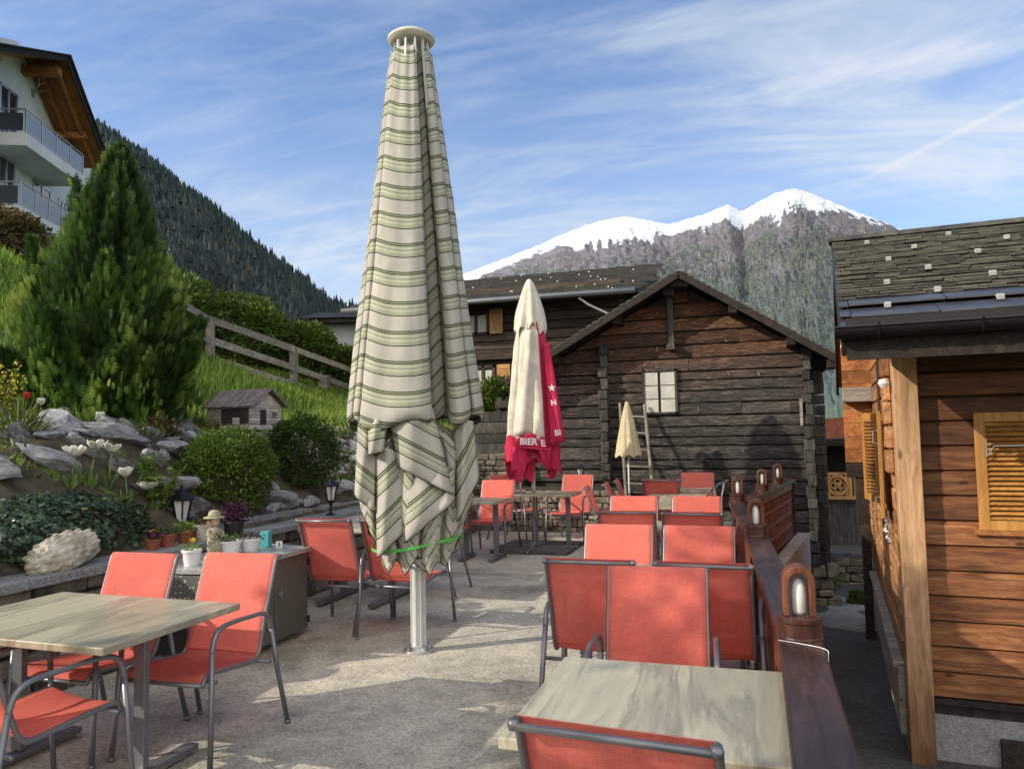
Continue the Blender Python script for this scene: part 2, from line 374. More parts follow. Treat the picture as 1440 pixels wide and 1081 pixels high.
def tablemat():
    t = NT('stone_look_table_top'); v = t.coord('Object', (2.3, .28, 1), rndshift=0)
    n0 = t.noise(v, 2.0, 6, .62, .7); c = t.ramp(n0, [(.25, (.20, .185, .13)), (.42, (.36, .335, .24)), (.49, (.24, .225, .165)), (.55, (.43, .40, .29)), (.75, (.31, .29, .215))])
    n1 = t.noise(t.coord('Object', (3.2, .25, 1)), 6, 6, .7, .8); c = t.mix(.5, c, t.ramp(n1, [(.35, (.75, .75, .76)), (.6, (1.15,) * 3)]), 'MULTIPLY')
    return t.done(t.pbsdf(c, t.math('ADD', t.math('MULTIPLY', n1, .2), .28), 0, t.bump(n1, .05, .002), .5))
M['table'] = tablemat()
def dotmat():
    t = NT('dotted_oilcloth'); v = t.coord('Object')
    vo = t.n('ShaderNodeTexVoronoi'); vo.inputs['Scale'].default_value = 26; vo.inputs['Randomness'].default_value = .35; t.l(v, vo.inputs['Vector'])
    c = t.ramp(vo.outputs['Distance'], [(.16, (.42, .42, .40)), (.22, (.10, .098, .09))])
    return t.done(t.pbsdf(c, .35, 0, None, .5))
M['tcloth'] = dotmat()
G = leafmat
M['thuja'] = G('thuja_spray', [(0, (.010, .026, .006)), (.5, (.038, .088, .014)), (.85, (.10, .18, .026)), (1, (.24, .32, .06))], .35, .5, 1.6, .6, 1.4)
M['box'] = G('boxwood_leaf', [(0, (.03, .065, .008)), (.6, (.10, .17, .02)), (1, (.20, .29, .04))], .3, .4, 5, .6, 1.35)
M['boxdark'] = G('boxwood_dark_leaf', [(0, (.015, .035, .006)), (.6, (.05, .10, .014)), (1, (.11, .18, .03))], .3, .4, 5, .6, 1.35)
M['ivy'] = G('ivy_leaf', [(0, (.02, .04, .018)), (.7, (.055, .10, .045)), (1, (.13, .19, .09))], .15, .35, 4, .6, 1.3)
M['basil'] = G('bright_leaf', [(0, (.08, .16, .02)), (1, (.26, .38, .06))], .4, .45, 6, .7, 1.2)
M['shrub'] = G('shrub_leaf', [(0, (.03, .055, .008)), (.6, (.10, .16, .02)), (1, (.21, .27, .05))], .35, .5, .7, .5, 1.35)
M['brownshrub'] = G('russet_leaf', [(0, (.05, .035, .012)), (.6, (.14, .10, .03)), (1, (.22, .17, .05))], .35, .5, .9, .5, 1.35)
M['purpleleaf'] = G('purple_leaf', [(0, (.02, .006, .014)), (1, (.12, .03, .07))], .2, .4, 8)
M['grassblade'] = G('grass_blade', [(0, (.09, .16, .02)), (.6, (.22, .34, .045)), (1, (.40, .48, .09))], .45, .55, .5, .65, 1.3)
M['grassground'] = mottled('turf', (.045, .085, .012), (.12, .19, .03), 5, .95, .5, .03, big=.6)
M['yellow'] = G('yellow_petal', [(0, (.62, .42, .02)), (1, (.78, .60, .05))], .3, .5, 3, .9, 1.1)
M['whitepetal'] = G('white_petal', [(0, (.70, .70, .60)), (1, (.80, .80, .74))], .3, .5, 3, .95, 1.05)
M['redpetal'] = G('red_petal', [(0, (.5, .03, .02)), (1, (.6, .06, .04))], .3, .5, 3, .9, 1.1)
M['stem'] = G('green_stem', [(0, (.08, .14, .03)), (1, (.16, .25, .06))], .1, .5, 3, .9, 1.1)
M['bark'] = mottled('bark', (.04, .028, .018), (.12, .09, .06), 12, .95, .8, .02, stretch=(1, 1, .3))
M['conifer'] = G('far_conifer', [(0, (.018, .032, .030)), (.55, (.040, .062, .050)), (.85, (.066, .088, .055)), (1, (.105, .10, .065))], .0, .9, .004, .7, 1.3)
M['conifer2'] = None

# ------------------------------------------------------------------ camera, world, sun
cam = bpy.data.cameras.new('camera'); co = bpy.data.objects.new('camera', cam); COL.objects.link(co)
cam.sensor_fit = 'HORIZONTAL'; cam.sensor_width = 36; cam.lens = 1080 / 1440 * 36; cam.clip_start = .05; cam.clip_end = 20000
pitch, yaw, roll = rad(3.5), rad(17.5), rad(1.15)
fw = V((-math.sin(yaw) * math.cos(pitch), math.cos(yaw) * math.cos(pitch), math.sin(pitch)))
r0 = V((math.cos(yaw), math.sin(yaw), 0)); u0 = r0.cross(fw)
rt = r0 * math.cos(roll) - u0 * math.sin(roll); up = u0 * math.cos(roll) + r0 * math.sin(roll)
mw = Matrix((rt, up, -fw)).transposed().to_4x4(); mw.translation = V((0, 0, 1.6)); co.matrix_world = mw
SC.camera = co
SC.view_settings.view_transform = 'Standard'; SC.view_settings.look = 'None'; SC.view_settings.exposure = 0; SC.view_settings.gamma = 1

SAZ, SEL = rad(56), rad(27)      # sun: behind the viewer, to the left
sdir = V((-math.sin(SAZ) * math.cos(SEL), -math.cos(SAZ) * math.cos(SEL), math.sin(SEL)))
sl = bpy.data.lights.new('sun', 'SUN'); sl.energy = 5.0; sl.angle = rad(.5); sl.color = (1, .90, .76)
so = bpy.data.objects.new('sun', sl); COL.objects.link(so); so.rotation_euler = sdir.to_track_quat('Z', 'Y').to_euler()

w = bpy.data.worlds.new('World'); SC.world = w; w.use_nodes = True; wt = w.node_tree; wt.nodes.clear()
def wn(t, **k):
    n = wt.nodes.new(t)
    for a, b in k.items(): setattr(n, a, b)
    return n
wo = wn('ShaderNodeOutputWorld'); bg = wn('ShaderNodeBackground'); bg.inputs[1].default_value = .15
sky = wn('ShaderNodeTexSky', sky_type='NISHITA'); sky.sun_disc = False; sky.sun_elevation = SEL; sky.sun_rotation = math.atan2(sdir.x, sdir.y)
sky.altitude = 900; sky.air_density = 1.0; sky.dust_density = .6; sky.ozone_density = 1.6
tc = wn('ShaderNodeTexCoord'); sx = wn('ShaderNodeSeparateXYZ'); wt.links.new(tc.outputs['Generated'], sx.inputs[0])
def wm(op, a, b=None, c=None):
    n = wn('ShaderNodeMath', operation=op)
    for i, v_ in enumerate((a, b, c)):
        if v_ is None: continue
        if isinstance(v_, (int, float)): n.inputs[i].default_value = v_
        else: wt.links.new(v_, n.inputs[i])
    return n.outputs[0]
zz = wm('ADD', wm('MAXIMUM', sx.outputs[2], 0.0), .16)
cb = wn('ShaderNodeCombineXYZ'); wt.links.new(wm('DIVIDE', sx.outputs[0], zz), cb.inputs[0]); wt.links.new(wm('DIVIDE', sx.outputs[1], zz), cb.inputs[1])
def cloudlayer(rot, scl, scale, detail, dist, lo, hi, off=0):
    mp = wn('ShaderNodeMapping'); mp.inputs['Rotation'].default_value = (0, 0, rot); mp.inputs['Scale'].default_value = scl; mp.inputs['Location'].default_value = (off, off * .7, off)
    wt.links.new(cb.outputs[0], mp.inputs[0])
    n = wn('ShaderNodeTexNoise'); n.inputs['Scale'].default_value = scale; n.inputs['Detail'].default_value = detail; n.inputs['Roughness'].default_value = .62; n.inputs['Distortion'].default_value = dist
    wt.links.new(mp.outputs[0], n.inputs['Vector'])
    r = wn('ShaderNodeMapRange'); r.inputs[1].default_value = lo; r.inputs[2].default_value = hi; r.interpolation_type = 'SMOOTHSTEP'; wt.links.new(n.outputs['Fac'], r.inputs[0]); return r.outputs[0]
c1 = cloudlayer(rad(-42), (.45, 1.2, 1), 1.7, 10, 1.4, .36, .74, 3.1)
c2 = cloudlayer(rad(-25), (.5, 1.0, 1), .7, 5, .3, .38, .70, 8.4)
c3 = cloudlayer(rad(-62), (.5, 1.8, 1), 3.0, 10, 1.6, .42, .80, 1.7)
hz = wn('ShaderNodeMapRange'); hz.inputs[1].default_value = .45; hz.inputs[2].default_value = .0; hz.inputs[3].default_value = .0; hz.inputs[4].default_value = .52; wt.links.new(sx.outputs[2], hz.inputs[0])
cl = wm('ADD', wm('MULTIPLY', wm('MULTIPLY', c1, wm('ADD', c2, .30)), .52), wm('MULTIPLY', c3, .20))
cl = wm('MINIMUM', wm('ADD', wm('ADD', cl, wm('MULTIPLY', c2, .12)), hz.outputs[0]), .9)
# condensation trail: a thin great-circle band, limited in azimuth
def band(nx, ny, nz, w0, amt, x0, x1):
    d = wm('ABSOLUTE', wm('ADD', wm('ADD', wm('MULTIPLY', sx.outputs[0], nx), wm('MULTIPLY', sx.outputs[1], ny)), wm('MULTIPLY', sx.outputs[2], nz)))
    r = wn('ShaderNodeMapRange'); r.inputs[1].default_value = w0; r.inputs[2].default_value = 0.; r.interpolation_type = 'SMOOTHSTEP'; wt.links.new(d, r.inputs[0])
    g = wn('ShaderNodeMapRange'); g.inputs[1].default_value = x0; g.inputs[2].default_value = x1; g.interpolation_type = 'SMOOTHSTEP'; wt.links.new(sx.outputs[0], g.inputs[0])
    return wm('MULTIPLY', wm('MULTIPLY', r.outputs[0], g.outputs[0]), amt)
TR = (0.3824, 0.2135, -0.8990)
TRAIL = band(*TR, .006, .24, .085, .17)
cl = wm('MINIMUM', wm('ADD', cl, TRAIL), .95)
mx = wn('ShaderNodeMix', data_type='RGBA'); tint = wn('ShaderNodeMix', data_type='RGBA', blend_type='MULTIPLY'); tint.inputs[0].default_value = 1; tint.inputs[7].default_value = (.98, 1.18, 1.42, 1); wt.links.new(sky.outputs[0], tint.inputs[6]); wt.links.new(cl, mx.inputs[0]); wt.links.new(tint.outputs[2], mx.inputs[6]); mx.inputs[7].default_value = (5.3, 5.7, 6.2, 1)
# unseen bright cloud deck, added behind the viewpoint as neutral fill light
bk = wn('ShaderNodeMapRange'); bk.inputs[1].default_value = .10; bk.inputs[2].default_value = -.35; bk.interpolation_type = 'SMOOTHSTEP'; wt.links.new(sx.outputs[1], bk.inputs[0])
bf = wm('MULTIPLY', bk.outputs[0], wm('ADD', wm('MULTIPLY', c2, .5), .45))
m3_ = wn('ShaderNodeMix', data_type='RGBA'); wt.links.new(bf, m3_.inputs[0]); wt.links.new(mx.outputs[2], m3_.inputs[6]); m3_.inputs[7].default_value = (15.0, 14.2, 12.9, 1)
wt.links.new(m3_.outputs[2], bg.inputs[0]); wt.links.new(bg.outputs[0], wo.inputs[0])
#SPLIT
# ================================================================== GROUND AND TERRAIN
def hill_z(x, y):
    s = max(0.0, -4.5 - x)
    m = lerp(.60, .30, sst(9, 15, y))
    z = .72 + .78 * min(s, 1.1) + .18 * clamp(s - 1.1, 0, 1.9) + m * clamp(s - 3, 0, 5) + .50 * clamp(s - 8, 0, 7.5) + .03 * max(0, s - 15.5)
    z += .10 * ns((x, y, 0), .8) * min(1, s) + .05 * ns((x, y, 5), 2.3) * min(1, s * 2)
    if y > 12.6: z -= .03 * (y - 12.6)
    return z
def axis_vals(segs):
    out = []
    for a, b, n in segs: out += [lerp(a, b, i / n) for i in range(n)]
    return out + [segs[-1][1]]
mb = MB()
xs = axis_vals([(-90, -25, 10), (-25, -12, 14), (-12, -6.5, 22), (-6.5, -4.5, 20)]); ys = axis_vals([(-12, 2, 10), (2, 12, 60), (12, 22, 30), (22, 90, 16)])
mb.grid([[(x, y, hill_z(x, y)) for x in xs] for y in ys])
tag(mb.build('hillside', M['grassground'], smooth=True), kind='structure')
# soil strip on the lower rock slope
mb = MB(); xs = axis_vals([(-6.9, -4.49, 26)]); ys = axis_vals([(1.5, 12.6, 90)])
mb.grid([[(x, y, hill_z(x, y) + .012 + .03 * ns((x, y, 9), 5) - (.06 if x < -6.7 else 0)) for x in xs] for y in ys])
tag(mb.build('rockery_soil', M['soil'], smooth=True), kind='structure')
mb = MB(); mb.grid([[(x, y, .55 + .04 * ns((x, y, 1), 1)) for x in axis_vals([(-4.55, 0.3, 10)])] for y in axis_vals([(12.7, 30, 12)])])
tag(mb.build('back_yard_ground', M['grassground'], smooth=True), kind='structure')
mb = MB(); mb.raw([(-9000, -9000, -4), (9000, -9000, -4), (9000, 9000, -4), (-9000, 9000, -4)], [(0, 1, 2, 3)])
tag(mb.build('ground', M['grassground']), kind='structure')
# alley between terrace and timber house
def alley_z(y): return -.62 - .045 * max(0, y - 4) - .10 * sst(11.5, 13, y)
mb = MB(); mb.grid([[(x, y, alley_z(y) + .012 * ns((x, y, 3), 2)) for x in axis_vals([(-.3, 6, 24)])] for y in axis_vals([(-5, 40, 90)])])
tag(mb.build('alley_path', M['alley'], smooth=True), kind='structure')
mb = MB(); pts = [(0.62, 10.6), (1.36, 10.3), (1.52, 12.4), (1.2, 13.4), (.95, 12.9), (.86, 11.6), (.70, 11.2)]
pts = [(x + R.uniform(-.02, .02), y) for x, y, *_ in catmull(pts, 5, True)]
mb.prism([(x, y) for x, y in pts], 'z', -1.3, 0); 
mb.v = [(x, y, z if z < -1.1 else alley_z(y) + .016) for x, y, z in mb.v]
tag(mb.build('concrete_path', M['pathconc']), kind='structure')
# terrace
poly = [(-4.35, -6), (.16, -6), (.17, 2.8), (.04, 5.3), (-.12, 7.55), (.42, 10.9), (.42, 11.2), (.1, 12.28), (-4.35, 12.28)]
mb = MB(); mb.prism(poly, 'z', -1.6, -.02); tag(mb.build('terrace_base', M['wallconc']), kind='structure')
mb = MB(); mb.prism([(-4.35, -6), (.15, -6), (.16, 2.8), (.03, 5.3), (-.13, 7.55), (-.02, 8.28), (-4.35, 8.28)], 'z', -.019, 0); tag(mb.build('terrace_paving', M['ground']), kind='structure')
mb = MB(); mb.prism([(-4.35, 8.29), (-.02, 8.29), (.40, 10.9), (.40, 11.2), (.1, 12.27), (-4.35, 12.27)], 'z', -.019, .012); tag(mb.build('terrace_slab', M['slab'], bevel=.006), kind='structure')
mb = MB(); mb.prism([(.12, 8.7), (.26, 8.7), (.64, 11.1), (.48, 11.1)], 'z', -1.4, .17)
tag(mb.build('retaining_kerb', M['wallconc'], bevel=.01), 'pale concrete retaining kerb outside the far railing beside the alley', 'wall')
# fallen leaves and grit on the terrace
mb = MB()
for _ in range(620):
    x, y = R.uniform(-4.1, 0), R.uniform(1.8, 11.8); a = R.uniform(0, 6.28); l = R.uniform(.008, .022)
    mb.leaf((x, y, .016), (math.cos(a), math.sin(a), R.uniform(0, .25)), (0, 0, 1), l, l * .6)
tag(mb.build('leaf_litter', M['brownshrub']), 'scattered dry leaf litter on the terrace paving', 'litter', kind='stuff')

# ------------------------------------------------------------------ mountains
ridgeR = [(-2724,4351,658),(-2540,4398,830),(-2464,4420,861),(-2365,4455,789),(-2187,4509,832),(-1917,4586,965),(-1737,4637,1044),(-1558,4689,1110),(-1334,4755,1193),(-1155,4806,1272),(-1020,4845,1325),(-886,4885,1364),(-753,4926,1380),(-622,4969,1358),(-490,5012,1323),(-334,5059,1366),(-223,5092,1401),(-115,5123,1449),(-37,5151,1397),(66,5180,1455),(178,5211,1513),(290,5245,1543),(377,5274,1518),(486,5311,1469),(659,5371,1391),(833,5431,1314),(985,5483,1246),(1269,5578,1152),(1704,5726,981),(2401,5962,735)]
ridgeL = [(-2600,900,1050),(-1937,1118,890),(-1565,1240,804),(-1366,1310,693),(-1286,1339,633),(-1213,1366,567),(-1126,1399,496),(-1053,1426,424),(-981,1453,359),(-923,1475,308),(-872,1493,267),(-835,1506,251),(-700,1550,190),(-450,1600,100)]
def ridge_at(P, u):
    f = clamp(u) * (len(P) - 1); i = min(int(f), len(P) - 2); t = f - i
    return V(P[i]).lerp(V(P[i + 1]), t)
def mtn(P, u, t, dbase, zb, amp, seed, jag):
    r = ridge_at(P, u); h = V((r.x, r.y, 0)); L = h.length
    b = h * (dbase / L); p = h.lerp(b, t); z = lerp(zb, r.z, (1 - t) ** 1.12)
    q = V((u * 20, t * 8, seed))
    g = 1 - abs(noise.noise(q)) * 2
    g2 = 1 - abs(noise.noise(q * 2.7 + V((7, 3, 1)))) * 2
    d = (g * .6 + g2 * .25 + .35 * noise.noise(q * 7)) * amp * min(1, t * 5) * (1 - t * .6)
    z += d + jag * noise.noise(V((u * 160, t * 60, seed + 4)))
    return V((p.x, p.y, z))
snow = [(0, .9), (.17, .6), (.22, .16), (.27, .15), (.31, .19), (.379, .34), (.43, .30), (.49, .15), (.55, .23), (.63, .20), (.70, .30), (.78, .19), (.82, .10), (.85, .06), (.87, .0), (1, 0)]
def snowdepth(u):
    for (a, x), (b, y) in zip(snow, snow[1:]):
        if u <= b: return lerp(x, y, (u - a) / (b - a)) * .80
    return 0
mb = MB(); NU, NTt = 520, 150; rows = []; rn = []
for i in range(NTt + 1):
    t = (i / NTt) ** 1.25; row = []
    for j in range(NU + 1):
        u = j / NU; p = mtn(ridgeR, u, t, 1500, -20, 42, 1.7, 7); row.append(p)
        k = snowdepth(u); edge = k * (1 + .45 * noise.noise(V((u * 34, 0, 2))) + .3 * noise.noise(V((u * 120, 1, 2))))
        sn = edge - t + (.035 + .07 * sst(.6, .8, u)) * noise.noise(V((u * 110, t * 38, 8))) + .04 * noise.noise(V((u * 26, t * 10, 3)))
        rn.append(clamp(.5 + sn * 14))
    rows.append(row)
mb.grid(rows); mb.r = rn
def mtnmat():
    t = NT('alpine_slope'); v = t.coord('Object'); a = t.attr(); tc = t.n('ShaderNodeTexCoord'); sp = t.n('ShaderNodeSeparateXYZ'); t.l(tc.outputs['Object'], sp.inputs[0])
    n = t.noise(v, .012, 8, .7); nf = t.noise(v, .045, 5, .7)
    rockc = t.ramp(n, [(.3, (.11, .105, .115)), (.7, (.20, .19, .195))])
    low = t.ramp(n, [(.3, (.06, .08, .07)), (.7, (.105, .13, .09))])
    hz_ = t.math('DIVIDE', t.math('ADD', sp.outputs[2], t.math('MULTIPLY', n, 400)), 1400.0)
    base = t.mix(t.ramp(hz_, [(.35, (0,) * 3), (.75, (1,) * 3)]), low, rockc)
    base = t.mix(t.ramp(hz_, [(.10, (1,) * 3), (.18, (0,) * 3)]), base, (.12, .22, .05))
    sm = t.math('ADD', a, t.math('MULTIPLY', t.math('SUBTRACT', nf, .5), 1.5))
    sm = t.ramp(sm, [(.42, (0,) * 3), (.60, (1,) * 3)])
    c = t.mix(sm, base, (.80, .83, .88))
    c = t.mix(.10, c, (.22, .30, .44))  # bluish mix paints aerial haze over rock and snow
    return t.done(t.pbsdf(c, .9, 0, t.bump(nf, .6, 18), .1))
M['alp'] = mtnmat()
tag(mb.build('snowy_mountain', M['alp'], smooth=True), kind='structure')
# forest on it: conifers as small cones
def conematt(name, cols, clump, lo, hi):  # aerial haze is painted into the forest colours given here
    t = NT(name); c = t.ramp(t.attr(), cols); n = t.noise(t.coord('Object'), clump, 4)
    c = t.mix(1, c, t.ramp(n, [(.3, (lo,) * 3), (.7, (hi,) * 3)]), 'MULTIPLY')
    return t.done(t.pbsdf(c, .95, 0, None, .1))
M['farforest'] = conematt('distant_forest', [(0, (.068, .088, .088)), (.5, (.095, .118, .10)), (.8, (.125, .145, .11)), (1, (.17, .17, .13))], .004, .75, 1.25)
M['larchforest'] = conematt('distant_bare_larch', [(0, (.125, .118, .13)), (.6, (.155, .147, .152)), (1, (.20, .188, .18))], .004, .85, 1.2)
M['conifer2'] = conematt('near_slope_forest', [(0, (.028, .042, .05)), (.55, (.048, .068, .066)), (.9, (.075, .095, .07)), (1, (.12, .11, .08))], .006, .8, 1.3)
def cone(mb, p, h, r, rnd, n=5, tiers=1):
    a0 = R.uniform(0, 6)
    for k in range(tiers):
        z0 = h * (.05 + .40 * k); z1 = h * (1.0 if k == tiers - 1 else .72); rr = r * (1 - .42 * k)
        vs = [p + V((rr * math.cos(a0 + 6.283 * i / n) * R.uniform(.75, 1.2), rr * math.sin(a0 + 6.283 * i / n) * R.uniform(.75, 1.2), z0)) for i in range(n)] + [p + V((0, 0, z1))]
        mb.raw(vs, [(i, (i + 1) % n, n) for i in range(n)], rnd)
RF = random.Random(3)
ma, ml = MB(), MB()
for _ in range(80000):
    u = RF.uniform(.12, .97); t = RF.uniform(.02, .90) ; k = snowdepth(u)
    if t < k * (1 + .45 * noise.noise(V((u * 34, 0, 2)))) + .06 * noise.noise(V((u * 90, t * 20, 5))) + .035 - (.03 if RF.random() < .12 else 0): continue
    if noise.noise(V((u * 60, t * 22, 12))) > .38: continue
    p = mtn(ridgeR, u, t, 1500, -20, 42, 1.7, 7)
    if p.z < 130 and t > .7: continue
    d = p.length; larch = (t - k) < .30 + .28 * noise.noise(V((u * 20, t * 6, 33))) - .12
    if larch and RF.random() < .25 and t - k < .1: continue
    h = d * .0024 * RF.uniform(.7, 1.3) * clamp(.6 + (t - k) * 3, .5, 1.25)
    cone(ml if larch else ma, p - V((0, 0, h * .1)), h * (.85 if larch else 1), h * (.30 if larch else .24), RF.random(), 4)
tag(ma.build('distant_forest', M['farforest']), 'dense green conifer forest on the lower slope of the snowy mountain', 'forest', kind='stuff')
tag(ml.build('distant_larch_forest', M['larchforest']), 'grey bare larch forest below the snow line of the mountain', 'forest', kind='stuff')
mb = MB(); rows = []
for i in range(61):
    t = i / 60; rows.append([mtn(ridgeL, j / 200, t, 260, 2, 45, 4.4, 4) for j in range(201)])
mb.grid(rows)
M['slopeL'] = mottled('forest_floor_slope', (.02, .03, .026), (.05, .06, .04), .02, .95, .3, 1)
tag(mb.build('wooded_slope', M['slopeL'], smooth=True), kind='structure')
mb = MB()
for _ in range(14000):
    u = RF.uniform(.03, .99); t = RF.uniform(0, .97)
    p = mtn(ridgeL, u, t, 260, 2, 45, 4.4, 4)
    h = min(24, p.length * .013) * RF.uniform(.6, 1.25)
    if p.z < 12: continue
    cone(mb, p - V((0, 0, 1)), h, h * .2, RF.random() ** 1.3, 5, 2)
tag(mb.build('slope_forest', M['conifer2']), 'dark conifer forest covering the steep slope on the left', 'forest', kind='stuff')

# ================================================================== FOLIAGE HELPERS
def rdir(r=R):
    while True:
        p = V((r.uniform(-1, 1), r.uniform(-1, 1), r.uniform(-1, 1)))
        if .05 < p.length < 1: return p.normalized()
def blob_leaves(mb, c, rad3, n, L, W, lumpy=.18, fill=.35, seed=0, shell=True):
    c = V(c)
    for _ in range(n):
        d = rdir(); k = 1 + lumpy * (noise.noise(d * 2.3 + V((seed, 0, 0))) + .6 * noise.noise(d * 6 + V((0, seed, 0))))
        rr = k * (1 - fill * R.random() ** 2)
        p = c + V((d.x * rad3[0], d.y * rad3[1], d.z * rad3[2])) * rr
        dd = (d + rdir() * .9 + V((0, 0, .25))).normalized()
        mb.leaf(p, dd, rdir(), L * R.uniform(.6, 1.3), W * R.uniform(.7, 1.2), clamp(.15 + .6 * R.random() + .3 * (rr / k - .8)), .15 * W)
def bush(name, label, cat, loc, r3, n, L, W, mat, group=None, seed=0, clumps=0):
    t = thing(name, label, cat, loc, 0, group)
    mb = MB(); c = (0, 0, r3[2] * .95)
    blob_leaves(mb, c, r3, n, L, W, .2, .4, seed)
    for k in range(clumps):
        d = rdir(); d.z = abs(d.z) * .9
        blob_leaves(mb, (d.x * r3[0] * .85, d.y * r3[1] * .85, c[2] + d.z * r3[2] * .85), (r3[0] * .28, r3[1] * .28, r3[2] * .3), int(n / clumps * .5), L, W, .3, .7, seed + k)
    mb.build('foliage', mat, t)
    s = MB()
    for k in range(7):
        a = R.uniform(0, 6.28); s.tube([(0, 0, -.05), (math.cos(a) * r3[0] * .3, math.sin(a) * r3[1] * .3, r3[2] * .7), (math.cos(a) * r3[0] * .6, math.sin(a) * r3[1] * .6, r3[2] * 1.3)], [.02 * r3[2] * 2, .012 * r3[2] * 2, .005], 6)
    s.build('stem', M['bark'], t)
    return t

# dark inner body so that bushes are not see-through everywhere
bush('boxwood_bush', 'round bright green boxwood bush behind the large wall lantern', 'bush', (-4.94, 6.36, .86), (.43, .43, .42), 9000, .034, .022, M['box'], None, 1, 14)
bush('boxwood_bush', 'darker boxwood bush between the little wooden barn and the small lantern', 'bush', (-4.92, 7.62, 1.04), (.39, .39, .40), 7000, .034, .022, M['boxdark'], None, 5, 12)

# thuja
t = thing('thuja_tree', 'tall bushy thuja conifer on the slope in front of the white house', 'tree', (-6.85, 6.7, 1.62))
mb = MB()
plumes = []
def sprays(mb, base, tip, n, wid, seed):
    base, tip = V(base), V(tip); ax = tip - base; L = ax.length; ax.normalize()
    for _ in range(n):
        k = R.random() ** .9; q = base + ax * L * k
        d = rdir(); d = (d - ax * d.dot(ax)); d.normalize()
        an = math.atan2(d.y, d.x); pl = noise.noise(V((math.cos(an) * 2.6, math.sin(an) * 2.6, q.z * .9 + seed))) + .5 * noise.noise(V((math.cos(an) * 6, math.sin(an) * 6, q.z * 2.2 + seed)))
        rr = wid * (1 - k) ** .72 * (1 + .42 * pl) * (1 - .5 * R.random() ** 2)
        p = q + d * rr
        out = (ax * 1.3 + d * .55 + rdir() * .30 + V((0, 0, .5))).normalized()
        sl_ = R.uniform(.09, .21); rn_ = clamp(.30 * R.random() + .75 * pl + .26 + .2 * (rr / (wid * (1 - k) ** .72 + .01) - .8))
        side = out.cross(rdir()).normalized()
        nr_ = out.cross(side)   # one feathery flat spray: leaflets along both sides of a twig
        mb.leaf(p, out, nr_, sl_, .010, rn_, 0)
        for j in range(1, 5):
            for sd_ in (-1, 1):
                dd = (out * .75 + side * sd_ * .66).normalized()
                mb.leaf(p + out * sl_ * (.16 * j), dd, nr_, sl_ * (.42 - .055 * j), .013, clamp(rn_ + .05 * j - .1), 0)
C0 = V((0, 0, .05))
sprays(mb, C0, (.20, 0, 3.14), 9500, .98, 1)
lobes = [(-.95, -.1, 1.5, 1500), (.75, .15, 1.5, 1500), (-.5, -.45, 2.1, 1300), (.5, -.45, 1.85, 1300), (-.25, .3, 2.3, 900), (.35, .1, 2.45, 900), (-1.2, .1, .95, 1200), (1.12, .1, .95, 1300), (.2, -.85, 1.2, 1500), (-.5, -.9, .9, 1300), (.85, -.6, .8, 1200), (-.1, -.3, 2.75, 500), (.95, .4, 1.25, 700), (-1.0, .5, 1.5, 600)]
for i, (x, y, z, n) in enumerate(lobes): sprays(mb, (x * .25, y * .25, .0), (x, y, z), int(n * .9), .36, i + 3)
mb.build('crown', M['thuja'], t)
mb = MB()
for k in range(60):     # thin leader tuft and stray twigs
    a = R.uniform(0, 6.28); mb.leaf((.12, 0, 3.0 + R.random() * .12), (math.cos(a) * .8, math.sin(a) * .8, R.uniform(.2, 1.2)), rdir(), R.uniform(.06, .2), .012)
mb.build('leader_tuft', M['thuja'], t)
mb = MB(); mb.tube([(0, 0, -.3), (.02, 0, .8), (.08, 0, 2.0), (.12, 0, 3.0)], [.09, .07, .04, .01], 9)
for x, y, z, n in lobes: mb.tube([(0, 0, .1), (x * .5, y * .5, z * .45), (x * .9, y * .9, z * .85)], [.04, .025, .008], 6)
mb.build('trunk', M['bark'], t)

# shrubs and hedge further up the hill
for i, (x, y, r, h, mt, nm, lab) in enumerate([
    (-12.9, 17.2, 1.1, 1.0, 'shrub', 'shrub', 'tall loose green shrub behind the upper end of the fence'),
    (-12.2, 18.9, 1.0, .9, 'shrub', 'shrub', 'bright green shrub behind the fence, second from its upper end'),
    (-11.9, 20.6, 1.0, .75, 'shrub', 'shrub', 'low green shrub behind the fence nearest the white cottage'),
    (-13.6, 15.4, 1.2, 1.0, 'shrub', 'shrub', 'leafy green shrub beside the thuja behind the fence'),
    (-15.6, 20.5, 1.3, .8, 'shrub', 'shrub', 'wide green shrub on the hill further behind the fence'),
    (-17.6, 13.8, 1.2, .7, 'brownshrub', 'hedge', 'russet hedge below the balconies of the white house'),
    (-15.6, 11.0, 1.0, .65, 'brownshrub', 'hedge', 'russet hedge at the left edge below the white house')]):
    bush(nm, lab, nm, (x, y, hill_z(x, y) - .15), (r, r, h), 4200, .13, .075, M[mt], None, i * 3, 12)
bush('climbing_bush', 'yellow green climbing bush above the dark timber boards beside the barn', 'bush', (-4.55, 13.45, 1.0), (.55, .4, .80), 3200, .09, .055, M['shrub'], None, 51, 10)

